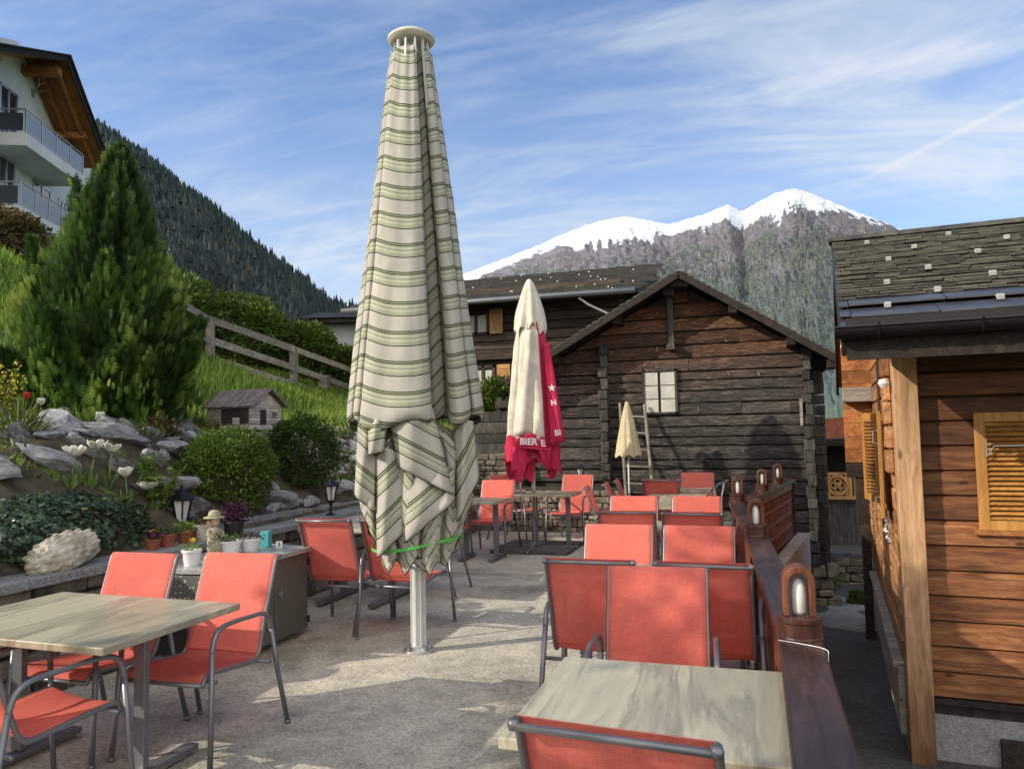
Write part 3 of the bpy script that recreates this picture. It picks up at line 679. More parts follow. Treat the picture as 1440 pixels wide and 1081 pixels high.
# meadow grass
mb = MB()
for _ in range(30000):
    y = R.uniform(7.4, 19); x = R.uniform(-13.5, -5.6)
    if x > -6.0 and y < 12: 
        if R.random() < .6: continue
    if math.hypot(x + 6.85, y - 6.7) < .8: continue
    z = hill_z(x, y); L = R.uniform(.08, .24) * (1 + .5 * ns((x, y, 3), .9)); a = R.uniform(0, 6.28)
    w_ = .011 + .0012 * y; tipp = V((x + math.cos(a) * L * .5, y + math.sin(a) * L * .5, z + L))
    b1 = V((math.cos(a + 1.57) * w_, math.sin(a + 1.57) * w_, 0))
    mb.raw([V((x, y, z - .01)) - b1, V((x, y, z - .01)) + b1, tipp], [(0, 1, 2)], R.random())
for _ in range(9000):
    y = R.uniform(3, 14); x = R.uniform(-13, -6.6)
    z = hill_z(x, y); L = R.uniform(.08, .2); a = R.uniform(0, 6.28); b1 = V((math.cos(a + 1.57) * .018, math.sin(a + 1.57) * .018, 0))
    mb.raw([V((x, y, z - .01)) - b1, V((x, y, z - .01)) + b1, V((x + math.cos(a) * L * .5, y + math.sin(a) * L * .5, z + L))], [(0, 1, 2)], R.random())
tag(mb.build('meadow_grass', M['grassblade']), 'long bright green grass on the hillside behind the rockery', 'grass', kind='stuff')
# low weeds between the rocks
mb = MB()
for _ in range(620):
    x, y = R.uniform(-6.8, -4.75), R.uniform(3.2, 12.2); z = hill_z(x, y)
    if ns((x, y, 2), 1.3) < -.12: continue
    for _k in range(26):
        d = rdir(); d.z = abs(d.z) * 1.3 + .3
        mb.leaf((x + R.gauss(0, .09), y + R.gauss(0, .09), z + R.uniform(0, .05)), d, rdir(), R.uniform(.03, .12), R.uniform(.010, .026))
tag(mb.build('ground_cover', M['shrub']), 'low weeds and ground cover between the rocks of the slope', 'ground cover', kind='stuff')

# rocks
def rockmesh(seed, sub=3, flat=.45):
    import bmesh
    bm = bmesh.new(); bmesh.ops.create_icosphere(bm, subdivisions=sub, radius=.5)
    rr = random.Random(seed); planes = [(V((rr.uniform(-1, 1), rr.uniform(-1, 1), rr.uniform(-1, 1))).normalized(), rr.uniform(.24, .42)) for _ in range(9)]
    for v in bm.verts:
        p = v.co
        for n_, d in planes:
            k = p.dot(n_) - d
            if k > 0: p = p - n_ * k
        p += p.normalized() * (.035 * noise.noise(p * 6 + V((seed, 0, 0))) + .015 * noise.noise(p * 17 + V((seed, 2, 0))))
        v.co = V((p.x, p.y, p.z * flat))
    me = bpy.data.meshes.new('rock'); bm.to_mesh(me); bm.free()
    a = me.attributes.new('rnd', 'FLOAT', 'POINT'); a.data.foreach_set('value', [rr.random()] * len(me.vertices))
    return me
RM = [rockmesh(k, 3, .36 + .05 * (k % 4)) for k in range(9)]; RP = [rockmesh(k + 30, 3, .5 + .06 * (k % 3)) for k in range(5)]
for m_ in RM: m_.materials.append(M['rock'])
for m_ in RP: m_.materials.append(M['rockpale'])
RR = random.Random(21); placed = []
def add_rock(x, y, s, pale, tilt=.35, z=None, label=None, group=None, st=1.5):
    me = RR.choice(RP if pale else RM); o = bpy.data.objects.new('rock', me); COL.objects.link(o)
    o.location = (x, y, (hill_z(x, y) if z is None else z) + .06 * s)
    o.rotation_euler = (RR.uniform(-tilt, tilt), RR.uniform(-.1, .75) if z is None else RR.uniform(-tilt, tilt), RR.uniform(-.9, .9) + (1.57 if RR.random() < .7 else 0))
    o.scale = (s * st, s * RR.uniform(.7, 1), s * RR.uniform(.8, 1.3)); tag(o, label, 'rock', group)
for _ in range(5000):
    if len(placed) > 300: break
    y = RR.uniform(3.1, 12.0); x = RR.uniform(-6.75, -4.72)
    if math.hypot(x + 6.85, y - 6.7) < .35 or math.hypot(x + 4.94, y - 6.36) < .40 or math.hypot(x + 4.92, y - 7.62) < .36: continue
    if x > -5.35 and y < 5.3: continue
    if x < -5.9 and y > 8.0: continue
    if abs(x + 5.7) < .35 and abs(y - 7.65) < .4: continue
    s = RR.uniform(.12, .42) * (1.15 if y < 7 else .8)
    if any(math.hypot(x - a, y - b) < (s + c) * .33 for a, b, c in placed): continue
    placed.append((x, y, s)); pale = y > 7.9 and x > -6.0
    add_rock(x, y, s, pale, .35, None, 'pale angular stone lying on the sunlit scree beside the striped parasol' if pale else 'grey slab of schist lying on the shaded rockery slope', 'pale stones of the scree' if pale else 'grey slabs of the rockery')
for i, (x, y, s) in enumerate([(-4.72, 6.98, .34), (-4.62, 7.35, .30), (-4.85, 6.95, .26), (-4.66, 6.7, .2)]):
    add_rock(x, y, s, i == 3, .4, .86, ['big faceted grey rock on the wall cap between the two boxwoods', 'leaning grey rock left of the small lantern', 'grey rock at the foot of the darker boxwood', 'small pale rock beside the bright boxwood'][i], None, 1.2)
for i, (x, y, s) in enumerate([(-4.62, 3.35, .42), (-4.66, 3.45, .5)]):
    add_rock(x, y, s, False, .1, .80 + .16 * i, ['large flat brown rock at the left edge of the wall cap', 'upper of the two flat rocks at the left edge'][i], None, 1.3)

# ================================================================== GARDEN WALL, LEFT
def rubble(name, label, p0, p1, z0, z1, depth, rows, mat='stone', parentcat='wall', wmin=.14, wmax=.42, out=1):
    """dry stone wall along p0->p1; the visible face is on the right-hand side of the direction (out=1)"""
    t = thing(name, label, parentcat, (0, 0, 0)); mb = MB(); p0, p1 = V(p0), V(p1); d = (p1 - p0); L = d.length; d.normalize(); nrm = V((d.y, -d.x, 0)) * out
    z = z0; rr = random.Random(int(L * 100)); m = Matrix((d, -nrm, V((0, 0, 1)))).transposed()
    while z < z1 - .03:
        h = min(rr.uniform((z1 - z0) / rows * .7, (z1 - z0) / rows * 1.3), z1 - z); s = -rr.uniform(0, .1)
        while s < L:
            w_ = rr.uniform(wmin, wmax); c = p0 + d * (s + w_ / 2) + V((0, 0, z + h / 2)) - nrm * (depth / 2 - rr.uniform(-.01, .025))
            mb.box(c, (w_ * .95, depth, h * .92), m, rr.random(), min(h, w_) * .11); s += w_
        z += h
    o = mb.build('stonework', M[mat], t, bevel=.018)
    j = MB(); c = (p0 + p1) / 2; c.z = (z0 + z1) / 2; j.box(c - nrm * (depth / 2 + .03), (L, depth, z1 - z0 - .02), m); j.build('joints', M['mortar'], t)
    return t
gw = rubble('garden_wall', 'low rubble garden wall with granite cap along the left of the terrace', (-4.31, 1.0, 0), (-4.31, 11.7, 0), 0, .70, .22, 5)
mb = MB(); y = 1.0
while y < 11.6:
    L = R.uniform(.9, 1.5); 
    if y < 4.95 < y + L: L = 4.98 - y if 4.98 - y > .3 else L
    mb.mm(-4.56, -4.235 + R.uniform(-.01, .01), y, min(y + L - .012, 11.7), .70, .755 + R.uniform(0, .006), None, .003); y += L
mb.build('cap_stone', M['granite'], gw, bevel=.006)
mb = MB(); y = 5.6
while y < 11.6:
    L = R.uniform(.5, 1.1); mb.mm(-4.72, -4.57, y, y + L - .02, .72, .82 + R.uniform(-.01, .02), None, .008); y += L
mb.build('edging_stone', M['granite'], gw, bevel=.01)
# ================================================================== BIG STRIPED PARASOL
PB = V((-2.43, 5.29, 0)); pa = rad(24.7)
par = thing('closed_parasol', 'huge closed parasol in cream canvas with green stripes standing in the middle of the terrace', 'parasol', PB, pa)
# local frame: +x to the viewer's right, -y towards the viewer
prof = [(-1.0,-.1,0),(-1.0,.14,.0),(-.94,.26,.02),(-.905,.12,.02),(-.90,.0,.04),(-.92,.26,.03),(-.88,.44,.03),(-.82,.46,.03),(-.80,.26,.05),(-.80,.50,.03),(-.74,.70,.01),(-.5,.84,-.02),(-.1,.93,-.015),(.14,.93,0),(.205,.86,.01),(.22,.7,.02),(.215,.40,.03),(.20,.14,.05),(.30,.20,.10),(.42,.17,.17),(.48,.05,.19),(.50,.35,.08),(.52,.60,.03),(.62,.74,.02),(.74,.68,.03),(.80,.50,.05),(.79,.22,.07),(.80,.0,.07),(.84,.30,.05),(.93,.30,.06),(1.0,.08,.08),(1.0,-.15,.05),
        (.9,-.4,.02),(.7,-.5,0),(.72,-.75,0),(.4,-.9,0),(.2,-.6,0),(0,-.65,0),(-.1,-.95,0),(-.5,-.85,0),(-.55,-.6,0),(-.8,-.6,0),(-.92,-.35,0)]
PC = catmull(prof, 6, True)
mb = MB(); rows = []; uvr = []; NZ = 90
for i in range(NZ + 1):
    row = []; ur = []; f = i / NZ
    for j, (l, d, sk) in enumerate(PC):
        ang = math.atan2(d, l); hem = 1.665 + .035 * math.sin(ang * 5) + (.03 if l > .25 else 0)
        zt = 4.53; z = lerp(zt, hem, f)
        Rz = .155 + (.505 - .155) * ((zt - z) / (zt - 1.7)) ** .97
        if f > .985: Rz *= 1 - .06 * (f - .985) / .015
        rc = sst(-.05, .10, f); circ = .92; ln = math.hypot(l, d)
        l2 = lerp(l / ln * circ * lerp(1, ln, .6), l, lerp(.6, 1, rc)); d2 = lerp(d / ln * circ * lerp(1, ln, .6), d, lerp(.6, 1, rc))
        wr = .018 * noise.noise(V((l * 4, d * 4, z * .9))) + .005 * noise.noise(V((l * 9, d * 9, z * 3))) + .003 * noise.noise(V((l * 3, d * 3, z * 14)))
        x = l2 * Rz + wr * l; y = -(d2 * Rz * .9 + wr * d) ; row.append((x, y, z)); ur.append((j / len(PC), z - sk * Rz / .5 - .02 * math.sin(ang * 3)))
    rows.append(row); uvr.append(ur)
mb.grid(rows, closed=True, uvs=uvr)
cano = mb.build('canopy', M['striped'], par, smooth=True, solid=.006)
mb = MB(); mb.tube([V(p) for p in rows[-1]], .0045, 5, closed=True, caps=False); mb.build('hem_piping', M['hemdark'], par, smooth=True)
# inner, lower drape with pointed hems
pr2 = [(-1,-.1),(-1,.2),(-.86,.45),(-.78,.42),(-.74,.30),(-.70,.5),(-.55,.72),(-.44,.70),(-.42,.5),(-.34,.74),(-.15,.92),(.02,.9),(.05,.6),(.12,.86),(.3,.92),(.45,.75),(.46,.5),(.55,.62),(.70,.58),(.76,.4),(.85,.42),(.98,.2),(1,-.1),
       (.85,-.35),(.8,-.6),(.5,-.6),(.4,-.9),(0,-.8),(-.1,-.6),(-.4,-.9),(-.6,-.6),(-.9,-.5)]
hemk = [(-1, 1.08), (-.88, .90), (-.74, .72), (-.60, .60), (-.46, .72), (-.25, .60), (0, .74), (.22, .59), (.42, .68), (.6, .64), (.78, .76), (.92, 1.02), (1.01, 1.12)]
def hemz(l):
    for (a, x), (b, y) in zip(hemk, hemk[1:]):
        if l <= b: return lerp(x, y, clamp((l - a) / (b - a)))
    return 1.1
def tri(x): x = x % 1.0; return abs(x - .5) * 2
PC2 = catmull(pr2, 6, True); mb = MB(); rows = []; uvr = []
arc = [0]
for a, b in zip(PC2, PC2[1:]): arc.append(arc[-1] + math.hypot(a[0] - b[0], a[1] - b[1]))
for i in range(56):
    f = i / 55; row = []; ur = []
    for j, (l, d) in enumerate(PC2):
        h = hemz(l) if d > -.3 else .95 + .15 * math.sin(l * 9); z = lerp(1.80, h, f)
        Rz = .40 if z > 1.15 else lerp(.335, .41, sst(.60, 1.15, z))
        if z > 1.5: Rz = lerp(.39, .06, sst(1.5, 1.78, z))
        wr = .022 * noise.noise(V((l * 5, d * 5, z * 4))) + .010 * noise.noise(V((l * 12, d * 12, z * 9)))
        row.append((l * Rz + wr, -(d * Rz * .88 + wr), z)); ur.append((0, z + .75 * tri(arc[j] * .75 + .1) * .45 * 1.3))
    rows.append(row); uvr.append(ur)
mb.grid(rows, closed=True, uvs=uvr); mb.build('lower_drape', M['striped'], par, smooth=True, solid=.005)
mb = MB(); mb.tube([V(p) for p in rows[-1]], .0045, 5, closed=True, caps=False); mb.build('drape_piping', M['hemdark'], par, smooth=True)
# folded-over flaps of cloth hanging from under the hem
PXM = .005375
def flap(TL, TR, BR, BL, d, name='fold', bulge=.04, back=.05, sw=0):
    d -= .035
    def P(p): return ((p[0] - 584) * PXM * (1 - d * .12), 1.6 - (p[1] - 611) * PXM * .985)
    TL, TR, BR, BL = map(P, (TL, TR, BR, BL)); e = V((BR[0] - BL[0], BR[1] - BL[1])).normalized(); nrm = V((-e.y, e.x)); mb = MB(); rows = []; uvr = []
    n = 22
    for i in range(n + 1):
        v_ = i / n; row = []; ur = []
        for j in range(n + 1):
            u_ = j / n; x = lerp(lerp(TL[0], TR[0], u_), lerp(BL[0], BR[0], u_), v_); z = lerp(lerp(TL[1], TR[1], u_), lerp(BL[1], BR[1], u_), v_)
            ed = min(u_, 1 - u_); y = -d - bulge * math.sin(math.pi * u_) * (.5 + .5 * v_) + back * (1 - sst(0, .12, ed)) + .018 * math.sin(u_ * 9 + v_ * 3) + .02 * noise.noise(V((x * 6, z * 5, d * 9)))
            if v_ > .9: y += .15 * (v_ - .9)
            row.append((x, y, z)); ur.append((u_, V((x, z)).dot(nrm) - V(BL).dot(nrm) + 1.03 * .215 + sw))
        rows.append(row); uvr.append(ur)
    mb.grid(rows, uvs=uvr); o = mb.build(name, M['striped'], par, smooth=True, solid=.005)
    mb = MB(); mb.tube([V(p) for p in rows[-1]], .0045, 5); mb.build('piping', M['hemdark'], o, smooth=True); return o
flap((546, 583), (607, 577), (634, 694), (558, 654), .40)
flap((563, 640), (637, 660), (635, 702), (564, 758), .355)
flap((528, 620), (566, 640), (566, 742), (529, 776), .31)
flap((505, 590), (533, 605), (527, 716), (499, 692), .25)
flap((518, 590), (546, 592), (540, 634), (519, 638), .36, bulge=.06)
flap((636, 590), (664, 596), (671, 672), (637, 735), .27)
flap((560, 745), (600, 735), (598, 800), (566, 775), .24)
mb = MB()   # green strap, a loop with a slight tilt
pts = [(math.cos(a) * .335, -math.sin(a) * .305, .80 + .035 * math.cos(a) + .012 * math.sin(2 * a)) for a in [2 * math.pi * k / 40 for k in range(40)]]
rows = [[(x, y, z + dz) for x, y, z in pts] for dz in (-.010, .010)]; mb.grid(rows, closed=True)
mb.tube([(.22, -.22, .815), (.27, -.24, .84), (.31, -.18, .86)], .006, 6)
mb.build('green_strap', M['green'], par, solid=.003)
mb = MB(); mb.lathe([(.0, 4.60), (.155, 4.605), (.182, 4.63), (.182, 4.645), (.15, 4.67), (.05, 4.69), (0, 4.69)], n=40); mb.build('top_cap', M['cream'], par, smooth=True, bevel=.003)
mb = MB()
for k in range(12):
    a = k * math.pi / 6 + .2; mb.beam((math.cos(a) * .125, math.sin(a) * .125, 4.61), (math.cos(a) * .175, math.sin(a) * .165, 4.05), .014, .02)
mb.build('rib', M['whitealu'], par)
mb = MB(); mb.lathe([(.052, .03), (.052, 4.6)], n=12)
for k in range(8):
    a = k * math.pi / 4 + .39; mb.beam((math.cos(a) * .054, math.sin(a) * .054, .03), (math.cos(a) * .054, math.sin(a) * .054, 2.0), .014, .012, (math.cos(a), math.sin(a), .001))
po = mb.build('pole', M['whitealu'], par, bevel=.002)
mb = MB(); mb.box((.095, -.10, 1.05), (.05, .045, .62)); mb.box((.095, -.10, .72), (.06, .05, .05)); mb.build('crank_housing', M['whitealu'], par, bevel=.006)
mb = MB(); mb.lathe([(.115, 0), (.115, .016), (.105, .02), (.07, .02), (.07, .05), (.055, .055)], n=32); mb.build('base_flange', M['alu'], par, bevel=.003)
mb = MB()
for k in range(4):
    mb = MB(); a = k * math.pi / 2 + .5; mb.lathe([(.016, .02), (.016, .034), (.008, .036), (.008, .05)], (math.cos(a) * .09, math.sin(a) * .09, 0), 6); mb.build('bolt', M['steel'], par)

# ================================================================== RED AND WHITE PARASOL
rp = thing('closed_parasol', 'closed crimson and white advertising parasol in front of the old timber barn', 'parasol', (-2.92, 10.15, .04), rad(16.2))
def closedpar(t, z0, z1, zh, r0_, r1_, nl, amp, mats, seed, hemf, colr, name='canopy', dphase=0):
    mb = MB(); mb.cm = 0; n = nl * 14; rows = []; NZ = 60
    for i in range(NZ + 1):
        f = i / NZ; row = []
        for j in range(n):
            a = 2 * math.pi * j / n; h = hemf(a); z = lerp(z1, h, f); rr = lerp(r0_, r1_, ((z1 - z) / (z1 - z0)) ** .8)
            q = 1 + amp * (.25 + .75 * sst(0, .3, f)) * (abs(math.sin(a * nl / 2 + dphase + .3 * math.sin(a + seed))) ** .6 * 2 - 1.1)
            q += .09 * noise.noise(V((math.cos(a) * 2, math.sin(a) * 2, z * 2.3 + seed))) + .05 * noise.noise(V((math.cos(a) * 5, math.sin(a) * 5, z * 6 + seed)))
            row.append((math.cos(a) * rr * q, math.sin(a) * rr * q, z))
        rows.append(row)
    mb.grid(rows, closed=True)
    # colour per face
    k = 0; mi = []
    for i in range(NZ):
        for j in range(n):
            mi.append(colr(2 * math.pi * (j + .5) / n, rows[i][j][2]))
    mb.mi = mi
    return mb.build(name, mats, t, smooth=True, solid=.004)
def hem_r(a): return 1.10 + .16 * math.sin(a * 4 + 1.0) + .10 * math.sin(a * 7)
def col_r(a, z):
    fr = math.sin(a) < .25 and -1.1 < math.cos(a) < .45     # the white panel faces the viewer
    if z < 1.50 + .02 * math.sin(a * 9): return 1
    return 0 if fr else 1
closedpar(rp, 1.2, 3.10, 1.2, .16, .335, 8, .20, [M['cream'], M['red']], 3.3, hem_r, col_r)
mb = MB(); rows = []
for i in range(30):
    f = i / 29; row = []
    for j in range(72):
        a = 2 * math.pi * j / 72; z = lerp(3.66, 2.93 + .05 * math.sin(a * 8) + .05 * math.sin(a * 3), f); rr = .02 + .19 * math.sin(min(1, f * 1.02) * 1.35) ** .75
        rr *= 1 + .13 * f * math.sin(a * 8 + .5) + .08 * noise.noise(V((math.cos(a) * 2, math.sin(a) * 2, z * 3)))
        row.append((math.cos(a) * rr, math.sin(a) * rr, z))
    rows.append(row)
mb.grid(rows, closed=True); mb.build('top_cover', M['cream'], rp, smooth=True, solid=.004)
# sheets of the canvas folded over the front: one white, one crimson with the lettering, two low points
def sheet(t, P4, y0, mat, name, bulge=.05, ph=0, amp=.02):
    TL, TR, BR, BL = P4; mb = MB(); rows = []
    for i in range(21):
        v_ = i / 20; row = []
        for j in range(17):
            u_ = j / 16; x = lerp(lerp(TL[0], TR[0], u_), lerp(BL[0], BR[0], u_), v_); z = lerp(lerp(TL[1], TR[1], u_), lerp(BL[1], BR[1], u_), v_)
            y = y0 - bulge * math.sin(math.pi * u_) - .07 * v_ + amp * math.sin(u_ * 8 + ph + v_ * 2) + .5 * amp * noise.noise(V((x * 9, z * 5, ph)))
            row.append((x, y, z))
        rows.append(row)
    mb.grid(rows); return mb.build(name, mat, t, smooth=True, solid=.004)
sheet(rp, [(-.10, 2.92), (.10, 2.92), (.17, 1.55), (-.27, 1.50)], -.20, M['cream'], 'white_panel', .07, 1, .028)
sheet(rp, [(-.14, 1.56), (.155, 1.49), (.20, 1.30), (-.20, 1.34)], -.30, M['red'], 'hem_band', .05, 0, .012)
sheet(rp, [(-.27, 1.36), (-.02, 1.36), (-.03, 1.16), (-.30, 1.02)], -.24, M['red'], 'hem_fold', .05, 2)
sheet(rp, [(-.02, 1.32), (.26, 1.34), (.22, 1.03), (.03, 1.20)], -.24, M['red'], 'hem_fold', .05, 4)
sheet(rp, [(-.08, 1.18), (.05, 1.20), (-.01, .86), (-.16, .98)], -.20, M['red'], 'hem_fold', .04, 1)
sheet(rp, [(.16, 2.75), (.25, 2.75), (.44, 1.42), (.24, 1.36)], -.18, M['red'], 'side_panel', .04, 3, .012)
def lettering(t, txt, size, loc, rot, mat='letter', name='lettering', ext=.002, sc=(1, 1, 1), bold=.012):
    cu = bpy.data.curves.new('txt', 'FONT'); cu.body = txt; cu.size = size; cu.extrude = ext; cu.offset = bold * size; cu.align_x = 'CENTER'; cu.align_y = 'CENTER'
    o = bpy.data.objects.new('txt', cu); COL.objects.link(o); dg = bpy.context.evaluated_depsgraph_get(); me = bpy.data.meshes.new_from_object(o.evaluated_get(dg)); bpy.data.objects.remove(o)
    me.name = name; me.materials.clear(); me.materials.append(M[mat]); ob = bpy.data.objects.new(name, me); COL.objects.link(ob); ob.parent = t; ob.location = loc; ob.rotation_euler = rot; ob.scale = sc
    return ob
lettering(rp, 'BIER', .12, (-.055, -.425, 1.42), (rad(82), rad(3), 0), bold=.03)
lettering(rp, 'E', .12, (.135, -.40, 1.395), (rad(82), rad(-5), rad(15)), bold=.03)
lettering(rp, 'BI', .105, (.335, -.34, 1.53), (rad(84), rad(-4), rad(6)), bold=.03)
lettering(rp, 'N', .10, (.290, -.31, 1.93), (rad(84), rad(-8), rad(6)), bold=.03)
def star(t, c, r):
    mb = MB(); pts = []
    for k in range(10):
        a = math.pi / 2 + k * math.pi / 5; q = r if k % 2 == 0 else r * .42; pts.append((c[0] + math.cos(a) * q, c[2] + math.sin(a) * q))
    mb.prism(pts, 'y', c[1] - .003, c[1]); mb.build('star_emblem', M['letter'], t)
star(rp, (.270, -.31, 2.13), .055)
mb = MB(); mb.lathe([(.03, 0), (.03, .02)], n=3)
mb = MB(); mb.tube([(0, 0, 0), (0, 0, 3.3)], .026, 14); mb.build('pole', M['alu'], rp, smooth=True)
mb = MB(); mb.tube([(0, 0, 0), (0, 0, .34)], .036, 14); mb.lathe([(.07, .02), (.07, .03), (.036, .06)], n=20)
for a in (0.3, 1.87, 3.44, 5.01): mb.beam((0, 0, .03), (math.cos(a) * .2, math.sin(a) * .2, .03), .025, .012)
mb.build('stand_socket', M['anth'], rp)
mb = MB(); mb.tube([(-.17, .05, .35), (-.19, .05, 1.2)], .010, 8); mb.build('strut', M['alu'], rp)
bs = thing('parasol_base', 'square of dark base slabs in a steel cross under the crimson parasol', 'parasol base', (-2.86, 10.13, .012))
mb = MB()
for sx_ in (-1, 1):
    for sy in (-1, 1): mb.box((sx_ * .272, sy * .272, .022), (.50, .50, .04))
mb.build('slab', M['alley'], bs, bevel=.006)
mb = MB(); mb.box((0, 0, .03), (1.09, .03, .03)); mb.box((0, 0, .029), (.03, 1.09, .031)); mb.build('cross_bar', M['steel'], bs)
# small cream parasol
sp_ = thing('closed_parasol', 'small closed cream parasol standing in front of the ladder on the barn', 'parasol', (-1.82, 11.45, .012))
closedpar(sp_, 1.18, 2.0, 1.18, .015, .19, 8, .10, [M['creamlight']], 1.2, lambda a: 1.19 + .02 * math.sin(a * 8), lambda a, z: 0)
mb = MB(); mb.tube([(0, 0, 0), (.0, 0, 2.0)], .013, 10); mb.build('pole', M['white'], sp_, smooth=True)
mb = MB(); mb.box((0, 0, .035), (.34, .34, .07)); mb.build('foot_slab', M['wallconc'], sp_, bevel=.01)
mb = MB(); mb.box((-.03, -.166, 1.29), (.06, .012, .035), Matrix.Rotation(rad(8), 3, 'X')); mb.box((-.03, -.170, 1.25), (.05, .012, .02)); mb.build('printed_patch', M['red'], sp_)

# ================================================================== CHAIRS
def arcpts(pts, k=6): return catmull([tuple(p) for p in pts], k)
def make_chair(label, loc, rz, group=None):
    t = thing('garden_chair', label, 'chair', loc, rz, group)
    side = [(-.262, .395), (-.245, .425), (-.20, .437), (.0, .418), (.13, .405), (.175, .42), (.205, .47), (.25, .62), (.315, .80), (.35, .90), (.372, .925)]
    SP = catmull(side, 5)
    fr = MB()
    for s in (-1, 1): fr.tube([(s * .232, y, z) for y, z in SP], .0105, 8, flat=1.2)
    fr.tube([(-.232, -.262, .395), (.232, -.262, .395)], .011, 8); fr.tube([(-.236, .384, .915), (.236, .384, .915)], .010, 8)
    for s in (-1, 1): fr.lathe([(.013, -.012), (.016, 0), (.013, .012)], (s * .232, .380, .918), 10)
    fr.build('seat_frame', M['anth'], t, smooth=True)
    # sling: seat and back
    def sling(a, b, name, sag):
        mb = MB(); P = SP[a:b]; n = len(P); rows = []
        for i, (y, z) in enumerate(P):
            row = []; f = i / (n - 1)
            for j in range(13):
                u_ = j / 12; q = math.sin(math.pi * u_) * sag * math.sin(math.pi * clamp(f * .8 + .15))
                row.append(((u_ - .5) * .462, y + (q if name == 'backrest' else 0) - (.008 if name == 'backrest' else 0), z - (0 if name == 'backrest' else q) + .008))
            rows.append(row)
        mb.grid(rows); return mb.build(name, M['fab'], t, smooth=True, solid=.0025)
    sling(0, 27, 'seat', .022); sling(26, len(SP), 'backrest', .014)
    for s in (-1, 1):
        xo = s * .268; xf = s * .29
        arm = catmull([(xo, -.245, .55), (xo, -.225, .615), (xo, -.18, .652), (xo, -.08, .662), (xo, .08, .655), (xo, .17, .648), (xo, .225, .615), (xo, .25, .55)], 6)
        m = MB(); m.tube(arm, .0145, 8, flat=.85); m.build('armrest', M['anth'], t, smooth=True)
        m = MB(); m.tube([(xo, -.245, .55), (xo + (xf - xo) * .5, -.262, .28), (xf, -.285, .012)], .0145, 8, flat=.85); m.lathe([(.017, 0), (.017, .02)], (xf, -.285, 0), 8); m.build('leg', M['anth'], t, smooth=True)
        m = MB(); m.tube([(xo, .25, .55), (xo + (xf - xo) * .5, .30, .30), (xf, .375, .012)], .0145, 8, flat=.85); m.lathe([(.017, 0), (.017, .02)], (xf, .375, 0), 8); m.build('leg', M['anth'], t, smooth=True)
    for y, z in ((-.215, .405), (.235, .375)):
        m = MB(); m.tube([(-.272, y - .0, z), (.272, y, z)], .011, 8); m.build('crossbar', M['anth'], t, smooth=True)
    KIDS[t.name] = list(t.children)
    return t
Z = 0.0; PI = math.pi
GC = 'coral mesh garden chairs on the terrace'
ch = [  # x, y of seat centre, rotation (0 = faces the viewer), label
 (-.30, 2.11, PI - .09, 'nearest coral chair with its back to us at the bottom edge', 0),
 (-.46, 3.44, .06, 'coral chair facing us at the far side of the nearest table beside the railing', 0),
 (-.86, 4.33, PI + .02, 'see-through coral chair turned away, left one directly behind the nearest table', 0),
 (-.27, 4.33, PI - .02, 'coral chair turned away directly behind the nearest table, right one beside the rail', 0),
 (-.93, 5.06, .03, 'coral chair facing us in the second row, left one', 0),
 (-.40, 5.06, -.02, 'coral chair facing us in the second row, next to the railing', 0),
 (-1.05, 6.70, PI + .03, 'dark backed coral chair turned away, left one of the third row', 0),
 (-.51, 6.66, PI, 'dark backed coral chair turned away, next to the railing in the third row', 0),
 (-1.18, 7.37, 0, 'coral chair facing us in the fourth row, left one, behind the dark backed chair', 0),
 (-.57, 7.40, 0, 'coral chair facing us in the fourth row, next to the railing', 0),
 (-1.55, 8.92, PI / 2 + .12, 'coral chair seen from the side, nearest of the three turned to the barn side tables', 0),
 (-1.43, 9.50, PI / 2 + .1, 'coral chair seen from the side, middle one of the three in a line', 0),
 (-1.40, 10.08, PI / 2 + .1, 'coral chair seen from the side, farthest of the three in a line', 0),
 (-1.20, 10.50, PI, 'orange glowing chair with its back to us just in front of the ladder', 0),
 (-.84, 11.25, 0, 'farthest coral chair facing us against the barn wall', 0),
 (-3.36, 9.62, .0, 'coral chair facing us behind the small table left of the crimson parasol', 0),
 (-3.72, 8.95, PI / 2 + .2, 'coral chair in profile beside the edge of the striped parasol', 0),
 (-3.42, 11.05, PI / 2 - .2, 'coral chair in profile facing right behind the crimson parasol pole', 0),
 (-2.56, 10.80, -.12, 'coral chair facing us below the black lantern on the stone wall', 0),
 (-3.34, 5.83, PI + .03, 'coral chair with its back to us just left of the striped parasol by the cabinet', 0),
 (-2.80, 5.90, PI - .05, 'coral chair with its back to us half hidden behind the striped parasol', 0),
 (-3.22, 7.25, -PI / 2 + .1, 'coral chair turned left behind the foot of the striped parasol', 0),
 (-2.84, 3.43, .02, 'coral chair with armrests facing us in front of the taupe cabinet', 0),
 (-3.44, 3.33, .0, 'coral chair facing us on the far left behind the wooden table', 0),
 (-3.02, 2.60, PI - .17, 'coral chair seen from behind at the lower left corner, cut by the frame', 0)]
c0 = None
for x, y, rz, lab, _ in ch:
    z = .012 if y > 8.3 else 0
    if c0 is None: c0 = make_chair(lab, (x, y, z), rz, GC)
    else: dup(c0, (x, y, z), rz, lab, GC)

